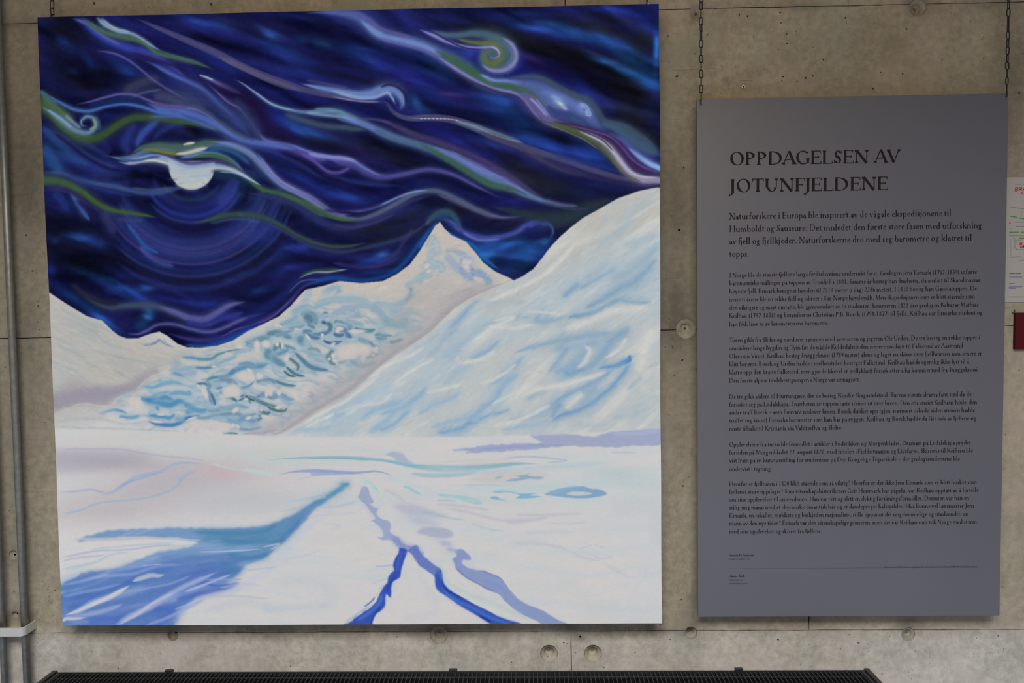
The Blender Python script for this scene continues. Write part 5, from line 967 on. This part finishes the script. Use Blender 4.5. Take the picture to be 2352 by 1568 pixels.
# ---------------- a small old-style serif alphabet, drawn as strokes ----------------
TH, TN = 88, 34
FONT = {  # advance | primitives: v stem, t thin stem, l/k thick/thin line, h thin bar, s foot serif, S top serif, f flag, a arc(cx cy rx ry a0 a1), d dot
'O': '760|a 380 325 335 338 0 360', 'P': '560|v 125 0 640;s 125 0 230;a 200 468 290 170 -100 90;h 40 230 635;h 150 230 300',
'D': '760|v 125 0 640;a 290 322 400 318 -92 92;h 40 310 634;h 40 310 14', 'A': '690|k 60 15 330 650;l 330 655 600 10;h 150 500 235;s 65 0 190;s 590 0 240',
'G': '740|a 390 325 340 338 52 322;v 620 60 270;S 620 280 230;k 590 520 615 600;l 590 62 640 100', 'E': '560|v 125 0 640;h 40 480 632;h 40 500 16;h 130 400 335;v2 480 520 645;v2 510 0 130;v2 400 270 400;s 125 0 200',
'L': '540|v 125 0 640;h 40 490 16;v2 500 0 140;S 125 645 210', 'S': '470|a 240 480 160 160 20 215;a 225 170 175 165 -160 40;l 130 390 340 245;v2 388 480 620;v2 62 30 180',
'N': '740|k 120 10 120 640;l 105 650 600 0;k 610 0 610 640;s 120 0 200;S 90 645 170;S 610 645 200', 'V': '660|l 70 640 330 0;k 330 0 580 640;S 80 645 230;S 580 645 190',
'J': '310|v 170 -40 640;a 70 -40 100 120 -80 0;d 25 -140 52;S 170 645 220', 'T': '620|v 310 0 640;h 40 580 634;v2 50 500 660;v2 570 500 660;s 310 0 230', 'U': '720|v 130 220 640;a 355 220 228 225 180 360;k 580 220 580 640;S 130 645 220;S 580 645 190',
'F': '530|v 125 0 640;h 40 470 632;h 130 390 320;v2 465 510 645;v2 390 255 385;s 125 0 230', 'H': '760|v 125 0 640;v 625 0 640;h 125 625 325;s 125 0 220;s 625 0 220;S 125 645 220;S 625 645 220',
'I': '330|v 165 0 640;s 165 0 230;S 165 645 230', 'B': '600|v 125 0 640;a 220 490 210 150 -95 95;a 240 178 270 170 -95 95;h 40 240 634;h 40 260 14;h 130 250 334', 'C': '650|a 380 325 340 338 48 318;v2 600 510 640',
'K': '660|v 125 0 640;k 150 310 500 630;l 260 380 590 10;s 125 0 210;S 125 645 210;s 590 0 150;S 480 645 190', 'M': '880|k 130 10 160 640;l 160 650 430 20;k 430 20 690 640;v 735 0 640;s 130 0 190;s 735 0 220;S 130 645 160;S 745 645 180', 'R': '620|v 125 0 640;a 210 480 240 155 -95 95;l 280 320 560 5;h 40 230 634;h 140 240 322;s 125 0 210;s 570 0 120',
'Å': '690|k 60 15 330 650;l 330 655 600 10;h 150 500 235;s 65 0 190;s 590 0 240;a 335 750 55 55 0 360', 'W': '960|l 70 640 290 0;k 290 0 470 620;l 440 640 650 0;k 650 0 860 640;S 80 645 200;S 860 645 190',
'a': '410|v 285 50 290;a 195 275 92 115 5 150;d 100 290 40;a 160 120 120 110 60 300;k 150 205 280 240;l 150 12 250 50;l 290 50 370 25', 'b': '510|v 105 40 690;f 105 700;a 265 195 190 195 -140 140', 'c': '400|a 230 195 185 200 45 320;d 330 320 42',
'd': '520|v 385 30 690;f 385 700;a 240 190 190 192 40 320;s 410 0 110', 'e': '410|a 225 195 182 200 -40 -340;k 60 235 380 262', 'f': '310|v 115 0 560;a 225 560 112 125 20 180;h 30 270 385;s 115 0 190;d 320 640 36',
'g': '480|a 205 270 140 130 0 360;a 215 -80 185 110 0 360;k 130 150 110 80;l 110 75 330 35;k 330 330 450 385', 'h': '530|v 105 0 690;f 105 700;a 270 250 145 145 0 150;v 410 0 260;s 105 0 170;s 410 0 170', 'i': '260|v 125 0 380;f 125 392;s 125 0 180;d 130 565 52',
'j': '250|v 130 -80 380;f 130 392;a 30 -80 100 130 -80 0;d 135 565 52', 'k': '500|v 105 0 690;f 105 700;k 120 180 370 370;l 200 240 440 10;s 105 0 170;S 360 385 150;s 450 0 100', 'l': '260|v 120 0 690;f 120 700;s 120 0 180',
'm': '790|v 105 0 380;f 105 392;a 250 250 125 145 0 150;v 370 0 260;a 520 250 130 145 0 150;v 650 0 260;s 105 0 170;s 370 0 150;s 650 0 170', 'n': '530|v 105 0 380;f 105 392;a 270 250 145 145 0 150;v 410 0 260;s 105 0 170;s 410 0 170', 'o': '490|a 245 195 205 205 0 360',
'p': '520|v 110 -230 380;f 110 392;a 275 195 190 200 -140 140;s 110 -235 190', 'q': '510|v 390 -230 390;a 240 190 190 195 40 320;s 390 -235 190', 'r': '370|v 105 0 380;f 105 392;k 120 250 240 370;d 290 345 50;s 105 0 190', 's': '350|a 175 292 105 105 20 215;a 170 105 118 108 -160 40;l 95 240 250 155;v2 268 290 385;v2 55 20 130',
't': '310|v 120 60 440;a 210 90 95 90 180 310;h 30 280 382;k 40 385 130 480', 'u': '530|v 105 110 380;f 105 392;a 240 130 135 135 180 330;v 400 0 380;f 400 392;s 425 0 90', 'v': '450|l 55 385 225 0;k 225 0 385 385;S 60 388 150;S 380 388 130', 'x': '460|l 60 385 400 0;k 60 0 380 385;S 70 388 140;S 380 388 120;s 70 0 120;s 400 0 140',
'y': '450|l 55 385 235 10;k 385 385 150 -200;d 110 -200 45;S 60 388 150;S 380 388 130', 'z': '420|h 50 370 372;h 50 370 14;l 350 380 60 5;v2 370 10 110;v2 55 290 380', 'w': '660|l 55 385 205 0;k 205 0 330 385;l 310 385 450 0;k 450 0 590 385;S 60 388 150;S 590 388 120',
'æ': '610|a 150 120 110 110 60 300;a 175 275 92 115 5 150;v 275 60 290;a 440 195 165 200 -40 -340;k 290 235 580 258;k 140 205 270 240;l 150 12 250 60', 'ø': '490|a 245 195 205 205 0 360;k 70 -40 420 430', 'å': '410|v 285 50 290;a 195 275 92 115 5 150;d 100 290 40;a 160 120 120 110 60 300;k 150 205 280 240;l 150 12 250 50;l 290 50 370 25;a 205 545 62 62 0 360',
'0': '470|a 235 320 190 325 0 360', '1': '470|v 240 0 620;k 130 570 240 640;s 240 0 230', '2': '470|a 220 490 150 155 -30 165;k 350 430 70 50;h 60 400 30;h 60 400 55', '3': '470|a 210 490 140 155 -60 160;a 205 180 175 190 -160 80', '4': '470|v 320 0 640;k 300 640 40 210;h 40 430 200', '5': '470|a 195 200 190 205 -160 110;h 140 400 620;k 150 620 120 380;h 140 390 590',
'6': '470|a 240 200 185 205 0 360;a 380 260 330 400 120 185', '7': '470|h 60 420 610;h 60 420 580;l 410 610 190 0', '8': '470|a 235 480 140 155 0 360;a 235 165 175 170 0 360', '9': '470|a 230 440 185 200 0 360;a 90 380 330 400 -60 5',
'.': '230|d 110 45 55', ',': '230|d 110 45 55;k 140 30 80 -110', ':': '240|d 115 45 55;d 115 330 55', '-': '320|h 40 270 205;h 40 270 225', '–': '520|h 30 490 215', '(': '300|a 350 230 240 440 118 242', ')': '300|a -50 230 240 440 -62 62', '?': '370|a 180 520 125 130 -70 170;k 220 400 180 190;d 180 45 55',
'«': '400|k 190 330 60 205;k 60 205 190 80;k 340 330 210 205;k 210 205 340 80', '»': '400|k 60 330 190 205;k 190 205 60 80;k 210 330 340 205;k 340 205 210 80', '|': '220|k 110 -150 110 700', '[': '260|k 110 -150 110 700;h 110 220 700;h 110 220 -150', ']': '260|k 150 -150 150 700;h 40 150 700;h 40 150 -150'}
def glyph(ch, bold=1.0):
    """list of polygons (em units) for one character, and its advance"""
    adv, prim = FONT[ch].split('|', 1); P = []
    T, N_ = TH*bold, TN*(1+(bold-1)*.6)
    def seg(x0, y0, x1, y1, w):
        L = math.hypot(x1-x0, y1-y0) or 1; nx, ny = -(y1-y0)/L*w/2, (x1-x0)/L*w/2
        P.append([(x0+nx, y0+ny), (x0-nx, y0-ny), (x1-nx, y1-ny), (x1+nx, y1+ny)])
    for p in prim.split(';'):
        k, *a = p.split(); a = [float(t) for t in a]
        if k == 'v': P.append([(a[0]-T/2, a[1]), (a[0]+T/2, a[1]), (a[0]+T/2, a[2]), (a[0]-T/2, a[2])])
        elif k == 'v2': P.append([(a[0]-N_*.3, a[1]), (a[0]+N_*.6, a[1]), (a[0]+N_*.6, a[2]), (a[0]-N_*.3, a[2])])
        elif k == 'l': seg(*a, T)
        elif k == 'k': seg(*a, N_*1.15)
        elif k == 'h': seg(a[0], a[2], a[1], a[2], N_)
        elif k in 'sS':
            s = 1 if k == 's' else -1; w = a[2]/2; x, y = a[0], a[1]
            P.append([(x-w, y), (x+w, y), (x+w*.9, y+s*N_*.8), (x-w*.9, y+s*N_*.8)]); P.append([(x-w*.75, y+s*N_*.6), (x+w*.75, y+s*N_*.6), (x+T*.5, y+s*N_*2.3), (x-T*.5, y+s*N_*2.3)])
        elif k == 'f': P.append([(a[0]-T/2-70, a[1]-62), (a[0]-T/2, a[1]-100), (a[0]+T/2, a[1]-60), (a[0]+T/2, a[1]+8)])
        elif k == 'd': P.append([(a[0]+a[2]*math.cos(q), a[1]+a[2]*math.sin(q)) for q in np.linspace(0, 2*math.pi, 10, endpoint=False)])
        elif k == 'a':
            cx, cy, rx, ry, a0, a1 = a; n = max(5, int(abs(a1-a0)/(15 if rx > 200 else 22))); pts = []
            for i in range(n+1):
                q = math.radians(a0+(a1-a0)*i/n); w = N_+(T*1.06-N_)*abs(math.cos(q-math.radians(14)))**1.5
                pts.append((cx+rx*math.cos(q), cy+ry*math.sin(q), cx+(rx-w)*math.cos(q), cy+(ry-w*.86)*math.sin(q)))
            for u, v in zip(pts, pts[1:]): P.append([(u[0], u[1]), (v[0], v[1]), (v[2], v[3]), (u[2], u[3])])
    return P, float(adv)
GC = {}
def text_mesh(name, lines, y):
    """lines: (string, x, z, size, width, bold); letters are laid flat in the x-z plane at depth y"""
    vs, fs = [], []
    for s, x, z, size, width, bold in lines:
        tot = 0; seq = []
        for i, ch in enumerate(s):
            if ch == ' ': tot += 215; continue
            if (ch, bold) not in GC: GC[(ch, bold)] = glyph(ch, bold)
            P, adv = GC[(ch, bold)]
            if i and s[i-1:i+1] in ('AV', 'AG', 'DA', 'Tr', 'Te', 'Tu', 'Ty', 'Va', 'Vi', 'FJ', 'fj'): tot -= 60
            seq.append((P, tot)); tot += adv
        sx = width/tot if width else size/1000; sz = size/1000
        for P, ox in seq:
            for li, pl in enumerate(P):
                ar = sum(pl[i][0]*pl[(i+1) % len(pl)][1]-pl[(i+1) % len(pl)][0]*pl[i][1] for i in range(len(pl)))
                if ar < 0: pl = pl[::-1]
                b = len(vs); vs += [(x+(px_+ox)*sx, y-1e-5*(li % 9), z+py_*sz) for px_, py_ in pl]; fs.append(tuple(range(b, b+len(pl))))
    return mesh(name, vs, fs)
# ---------------- the grey text panel ----------------
SDEP = .045
SQ = [on_wall(*p, SDEP) for p in ((1601,230),(2320,212),(2293,1411),(1603,1419))]
sxl = (SQ[0].x+SQ[3].x)/2; sxr = (SQ[1].x+SQ[2].x)/2; szt = (SQ[0].z+SQ[1].z)/2; szb = (SQ[2].z+SQ[3].z)/2
sg = empty('information_panel', ((sxl+sxr)/2, -.04, szb)); tag(sg, 'tall grey rectangular panel with black Norwegian text hanging right of the painting', 'sign')
PANEL = simple('matt_grey_panel', SIGNC, .42, scale=6, var=.025, spec=.5)
INK = simple('black_print', (.020, .015, .016), .8, scale=30, var=.1, spec=.02)
FAINT = simple('grey_rule', (.075, .068, .078), .6, scale=30, var=.1)
place('panel', bm_mesh('panel', box_bm(sxl, sxr, -SDEP, -SDEP+.008, szb, szt, .0006, 1)), PANEL, sg)
for x in (sxl+.03, sxr-.03):
    place('spacer', bm_mesh('spacer', box_bm(x-.008, x+.008, -SDEP+.0085, -.0005, szb+.05, szb+.066, .001)), PANEL, sg)
YT = -SDEP-.0003
def ln(s, x0, y0, x1, y1, size_px, bold=1.0):
    a, b = on_wall(x0, y0, -YT), on_wall(x1, y1, -YT)
    k = abs(on_wall(x0+10, y0, -YT).x-a.x)/10
    return (s, a.x, (a.z+b.z)/2 if abs(a.z-b.z) < .004 else a.z, size_px*k, b.x-a.x, bold)
def block(name, L, size, bold): place(name, text_mesh(name, [ln(s, x0, y0, x1, y1, size, bold) for s, x0, y0, x1, y1 in L], YT), INK, sg)
def yr(x0, y0, x1): return y0-(x1-x0)*(.0262-.0000117*y0)
def para(name, rows, size, bold, x0=1675):
    block(name, [(s, x0, y, x1, yr(x0, y, x1)) for s, y, x1 in rows], size, bold)
para('heading_line', [('OPPDAGELSEN AV', 380.6, 2068.4)], 46.5, 1.42)
para('heading_line', [('JOTUNFJELDENE', 442.6, 2040.7)], 46.5, 1.42)
para('introduction', [('Naturforskere i Europa ble inspirert av de vågale ekspedisjonene til', 505, 2185), ('Humboldt og Saussure. Det innledet den første store fasen med utforskning', 534.2, 2256),
 ('av fjell og fjellkjeder. Naturforskerne dro med seg barometre og klatret til', 562.2, 2232.6), ('topps.', 590.2, 1721)], 22.8, 1.28)
T1 = '''I Norge ble de største fjellene langs ferdselsveiene undersøkt først. Geologen Jens Esmark (1763-1839) utførte|638|2243.7
barometriske målinger på toppen av Tronfjell i 1801. Samme år besteg han Snøhetta, da anslått til Skandinavias|656.6|2251
høyeste fjell. Esmark beregnet høyden til 2510 meter (i dag: 2286 meter). I 1810 besteg han Gaustatoppen. De|675.3|2244
neste ti årene ble en rekke fjell og isbreer i Sør-Norge høydemålt. Men ekspedisjonen som er blitt stående som|694|2239.5
den viktigste og mest omtalte, ble gjennomført av to studenter. Sommeren 1820 dro geologen Baltazar Mathias|712.8|2248
Keilhau (1797-1858) og botanikeren Christian P.B. Boeck (1798-1877) til fjells. Keilhau var Esmarks student og|731.3|2257
han fikk låne to av læremesterens barometre.|749.7|1904
#Turen gikk fra Slidre og nordover sammen med veiviseren og jegeren Ole Urden. De tre besteg en rekke topper i|787.5|2251.2
områdene langs Bygdin og Tyin før de nådde Koldedalstinden (senere omdøpt til Falketind av Aasmund|805.8|2212.5
Olavsson Vinje). Keilhau besteg Snøggeknosi (1789 meter) alene og laget en skisse over fjellheimen som senere er|824.2|2255.8
blitt berømt. Boeck og Urden hadde i mellomtiden besteget Falketind. Keilhau hadde egentlig ikke lyst til å|842.6|2226
klatre opp den bratte Falketind, men gjorde likevel et (vellykket) forsøk etter å ha kommet ned fra Snøggeknosi.|861|2248.4
Den første alpine tindebestigningen i Norge var unnagjort.|879.5|1976
#De tre gikk videre til Hurrungane, der de besteg Nordre Skagastølstind. Turens største drama fant sted da de|916.9|2231.3
forsøkte seg på Lodalskåpa. I nærheten av toppen raste steiner ut over breen. Den ene sneiet Keilhaus hode, den|935.2|2244.6
andre traff Boeck – som forsvant nedover breen. Boeck dukket opp igjen, nærmest uskadd siden steinen hadde|953.3|2239.6
truffet (og knust) Esmarks barometer som han bar på ryggen. Keilhau og Boeck hadde da fått nok av fjellene og|971.5|2242.3
reiste tilbake til Kristiania via Valdresflya og Slidre.|989.9|1935.4
#Opplevelsene fra turen ble formidlet i artikler i Budstikken og Morgenbladet. Dramaet på Lodalskåpa prydet|1027.2|2230
forsiden på Morgenbladet 27. august 1820, med tittelen «Fjeldsituasjon og Livsfare». Skissene til Keilhau ble|1045.4|2234.7
vist fram på en kunstutstilling for studentene på Den Kongelige Tegneskole – der geologistudentene ble|1063.5|2205
undervist i tegning.|1081.9|1773.2
#Hvorfor er fjellturen i 1820 blitt stående som så viktig? Hvorfor er det ikke Jens Esmark som er blitt husket som|1117.5|2243.8
fjellenes store oppdager? Som vitenskapshistorikeren Geir Hestmark har påpekt, var Keilhau opptatt av å fortelle|1135.5|2247.7
om sine opplevelser til omverdenen. Han var rett og slett en dyktig forskningsformidler. Dessuten var han en|1153.5|2226.2
stilig ung mann med et «byronsk-romantisk hår og et dandypreget halstørkle». Hva kunne vel læremester Jens|1171.4|2238.2
Esmark, en «skallet, møkkete og beskjeden rasjonalist», stille opp mot det ungdommelige og utadvendte, en|1189.8|2224.7
mann av den nye tiden? Esmark var den vitenskapelige pioneren, men det var Keilhau som tok Norge med storm|1208|2243.8
med sine opplevelser og skisser fra fjellene.|1225.9|1888'''
for blk in T1.replace('\n', '¤').replace('¤#', '#').split('#'):
    para('paragraph', [(r.split('|')[0], float(r.split('|')[1]), float(r.split('|')[2])) for r in blk.split('¤')], 16.3, 1.36)
block('author_credit', [('Henrik H. Svensen', 1673.8, 1277.9, 1731.8, 1277)], 9.6, 1.6)
block('author_credit', [('FORSKER OG SKRIBENT |  2020', 1673.8, 1285.6, 1722, 1285)], 4.6, 1.5)
block('artist_credit', [('Hanne Åmli', 1673.8, 1325.5, 1711, 1325)], 9.6, 1.6)
block('artist_credit', [('BILLEDKUNSTNER |  2020', 1673.8, 1333.5, 1707, 1333), ('OLJE PÅ LERRET 150x150', 1673.8, 1341.4, 1718, 1341)], 4.4, 1.5)
block('source_note', [('[Hestmark, G. (2017) Istidens oppdager. Jens Esmark, pioneren i Norges fjellverden. Forlagets utgave]', 2031, 1304.2, 2245.5, 1301.4)], 5.6, 1.35)
a, b = on_wall(1673, 1307, -YT), on_wall(2246, 1301, -YT); zz = (a.z+b.z)/2
place('rule_line', mesh('rule_line', [(a.x, YT, zz-.0004), (b.x, YT, zz-.0004), (b.x, YT, zz+.0004), (a.x, YT, zz+.0004)], [(0, 1, 2, 3)]), FAINT, sg)
# ---------------- chains ----------------
IRON = simple('blackened_chain_steel', (.014, .012, .011), .5, .3, var=.2, scale=200)
ZINC = simple('bright_zinc', (.55, .55, .53), .32, .95, var=.05, scale=80)
def link_mesh(L, wd, r):
    """stadium shaped link in the x-z plane"""
    P = []; R_ = wd/2-r; H = L/2-r-R_
    for k in range(9): q = math.pi*k/8; P.append((R_*math.cos(q), 0, H+R_*math.sin(q)))
    for k in range(9): q = math.pi+math.pi*k/8; P.append((R_*math.cos(q), 0, -H+R_*math.sin(q)))
    vs, fs = tube(P, r, 8, closed=True); return mesh('chain_link', vs, fs, True)
PXM = abs(on_wall(1700, 300, .05).x-on_wall(1600, 300, .05).x)/100
LW, LR = 10.2*PXM, 1.28*PXM; LL = 19.8*PXM
LINK = link_mesh(LL, LW, LR); LINK.materials.append(IRON)
def chain(x, zb, dep, ztop, label, angs, seed, hook=True, lean=0.0):
    t = empty('hanging_chain', (x, -dep, zb)); tag(t, label, 'chain', 'link chains holding up the painting and the panel')
    pitch = LL-2*LR-.0002; z = zb+LL/2-.002; i = 0; r = random.Random(seed)
    while z-LL/2 < ztop:
        o = bpy.data.objects.new('chain_link', LINK); COL.objects.link(o); o.parent = t
        a = angs[i] if i < len(angs) else (0 if i % 2 else 84)+r.uniform(-12, 12)
        o.location = (lean*(z-zb), 0, z-zb); o.rotation_euler = (0, math.radians(r.uniform(-2.5, 2.5)), math.radians(a)); z += pitch; i += 1
    if hook:
        P = []
        for k in range(14):
            q = math.radians(60+k*22); P.append((.0042*math.cos(q)*(1 if k < 11 else 1.3), 0, -.004+.0065*math.sin(q)))
        P = [(.001, 0, .004)]+P[:12]
        vs, fs = tube(P, LR*.95, 8); o = place('hook', mesh('hook', vs, fs, True), IRON, t, (0, 0, 0)); o.rotation_euler = (0, 0, math.radians(70))
    return t
p = on_wall(1610, 232, SDEP+.002); chain(p.x, p.z+.002, SDEP+.004, 2.72, 'black link chain holding the top left corner of the grey panel', [80,8,80,5,78,12,86,0,55,48,10,80,30,0,82,10,85], 1)
p = on_wall(2311, 214, SDEP+.002); chain(p.x, p.z+.002, SDEP+.004, 2.72, 'black link chain holding the top right corner of the grey panel', [60,20,50,8,80,12,84,10,35,40,5,30,20,5,80], 2, lean=.004)
def eye(x, z, y, name, par):
    P = [(x+.0050*math.cos(q), y, z+.0045+.0050*math.sin(q)) for q in np.linspace(0, 2*math.pi, 20, endpoint=False)]
    vs, fs = tube(P, .0010, 8, closed=True); place(name, mesh(name, vs, fs, True), ZINC, par)
    vs, fs = tube([(x, y, z-.012), (x, y, z)], .0012, 8); place(name+'_shank', mesh(name+'_shank', vs, fs, True), ZINC, par)
for px_, lab, sd in ((120.5, 'black link chain above the top left corner of the painting', 3), (1486, 'black link chain above the top right corner of the painting', 4)):
    q = on_wall(px_, 38 if px_ < 500 else 8, PDEP-.017); eye(q.x, pzt+.0005, -PDEP+.017, 'screw_eye', pt)
    chain(q.x, pzt+.0105, PDEP-.017, 2.72, lab, [70, 8, 80, 6], sd)
WASH = simple('pale_plastic', (.62, .60, .55), .5, var=.03)
# ---------------- little anchor screw in the wall ----------------
q = on_wall(1707.5, 199, .002); an = empty('wall_anchor', (q.x, 0, q.z)); tag(an, 'small pale washer and screw in bare concrete above the grey panel', 'screw')
P = [(q.x+.0034*math.cos(k), -.0018, q.z+.0034*math.sin(k)) for k in np.linspace(0, 2*math.pi, 20, endpoint=False)]
vs, fs = tube(P, .0014, 8, closed=True); place('washer', mesh('washer', vs, fs, True), WASH, an)
vs, fs = lathe(q.x, q.z, [(.0017, -.0012), (.0017, -.0035), (.0012, -.0042), (.0006, -.0042), (.0005, -.003)], 16); place('screw_head', mesh('screw_head', vs, fs), BLACK, an)
# ---------------- evacuation plan and red box at the right edge ----------------
PAPER = simple('white_plan_sheet', (.34, .315, .295), .5, var=.02, scale=10)
RED = simple('red_print', (.42, .03, .035), .6, var=.05); GRN = simple('green_print', (.05, .22, .04), .6, var=.05); GRY = simple('grey_print', (.12, .12, .13), .6, var=.05); BLU = simple('blue_print', (.08, .09, .25), .6, var=.05)
A, B_ = on_wall(2319, 407, .003), on_wall(2316, 694, .003)
ex0, ex1, ezt, ezb = A.x-.028, A.x+.27, A.z, B_.z
ev = empty('evacuation_plan', ((ex0+ex1)/2, 0, ezb)); tag(ev, 'white fire plan sheet partly hidden behind the right edge of the grey panel', 'poster')
place('sheet', bm_mesh('sheet', box_bm(ex0, ex1, -.003, -.0004, ezb, ezt)), PAPER, ev)
YE = -.0034
def strip(name, pts, mt):
    vs, fs = [], []
    for x0, y0, x1, y1, w in pts:
        a, b = on_wall(x0, y0, -YE), on_wall(x1, y1, -YE); d = (b-a).normalized(); n_ = Vector((-d.z, 0, d.x))*w*px*.5; k = len(vs)
        vs += [a+n_, a-n_, b-n_, b+n_]; fs.append((k, k+1, k+2, k+3))
    place(name, mesh(name, vs, fs), mt, ev)
def sans(name, s, x0, y0, h, w, mt, it=.22):
    """slanted block capitals for the plan's title"""
    G_ = {'B': [(0,0,0,1),(0,1,.8,1),(0,.5,.8,.5),(0,0,.8,0),(.8,.5,.8,1),(.8,0,.8,.5)], 'R': [(0,0,0,1),(0,1,.8,1),(0,.5,.8,.5),(.8,.5,.8,1),(.35,.5,.9,0)], 'A': [(0,0,.45,1),(.45,1,.9,0),(.2,.35,.7,.35)], 'F': [(0,0,0,1),(0,1,.8,1),(0,.5,.65,.5)], 'I': [(.2,0,.2,1)]}
    L = []; x = x0
    for ch in s:
        for a, b, c, d in G_[ch]: L.append((x+(a+b*it)*w*.8, y0-b*h, x+(c+d*it)*w*.8, y0-d*h, h*.24))
        x += w*(1.0 if ch != 'I' else .5)
    strip(name, L, mt)
sans('title', 'BRA', 2331, 438, 7.5, 9.0, RED); sans('subtitle', 'FI', 2345, 447, 5, 6, RED)
strip('green_line', [(2319,496,2336,499,2),(2340,500,2358,504,2),(2318,533,2340,533,2),(2345,533,2380,533,2),(2341,547,2380,547,2.4)], GRN)
strip('plan_line', [(2319,475,2380,484,.8),(2318,541,2380,541,.8),(2331,551,2331,568,.8),(2331,568,2336,573,.8),(2336,573,2380,573,.8),(2336,551,2336,560,.8),(2331,551,2345,551,.6),(2347,482,2347,496,.5),(2322,591,2322,548,.4),(2322,591,2345,588,.5),
 (2331,510,2380,510,.9),(2333,520,2380,519,.9),(2320,525,2324,525,.8),(2326,547,2332,547,.8),(2326,569,2333,570,.8),(2341,598,2380,596,.6),(2330,424,2380,424,.3)], GRY)
strip('red_mark', [(2318,512,2321,513,4),(2342,560,2348,560,6),(2350,565,2360,565,5),(2343,568,2352,567,3)], RED)
strip('legend_line', [(2318,628,2332,628,1.6),(2334,628,2346,628,1.6),(2318,636,2348,636,1.2),(2318,651,2331,651,1.4),(2317,659,2348,658,1.4),(2317,662,2333,662,1.2)], BLU)
strip('legend_rule', [(2317,681,2380,681,.5)], GRY)
REDBOX = simple('dark_red_plastic', (.066, .005, .007), .7, var=.04, scale=30, spec=.12)
a, b = on_wall(2333.5, 718, .010), on_wall(2332.5, 802, .010)
rb = empty('alarm_box', (a.x+.045, 0, b.z)); tag(rb, 'dark red box on the wall at the right edge below the white sheet', 'alarm')
place('housing', bm_mesh('housing', box_bm(a.x, a.x+.09, -.010, -.0004, b.z, a.z, .0015, 3)), REDBOX, rb)
place('cover', bm_mesh('cover', box_bm(a.x+.022, a.x+.068, -.0125, -.0102, b.z+.02, a.z-.02, .0008)), REDBOX, rb)
vs, fs = tube([(a.x-.004, -.002, a.z-.001), (a.x-.001, -.004, a.z+.001), (a.x+.002, -.004, a.z+.006)], .0009, 6); place('wire_stub', mesh('wire_stub', vs, fs, True), IRON, rb)
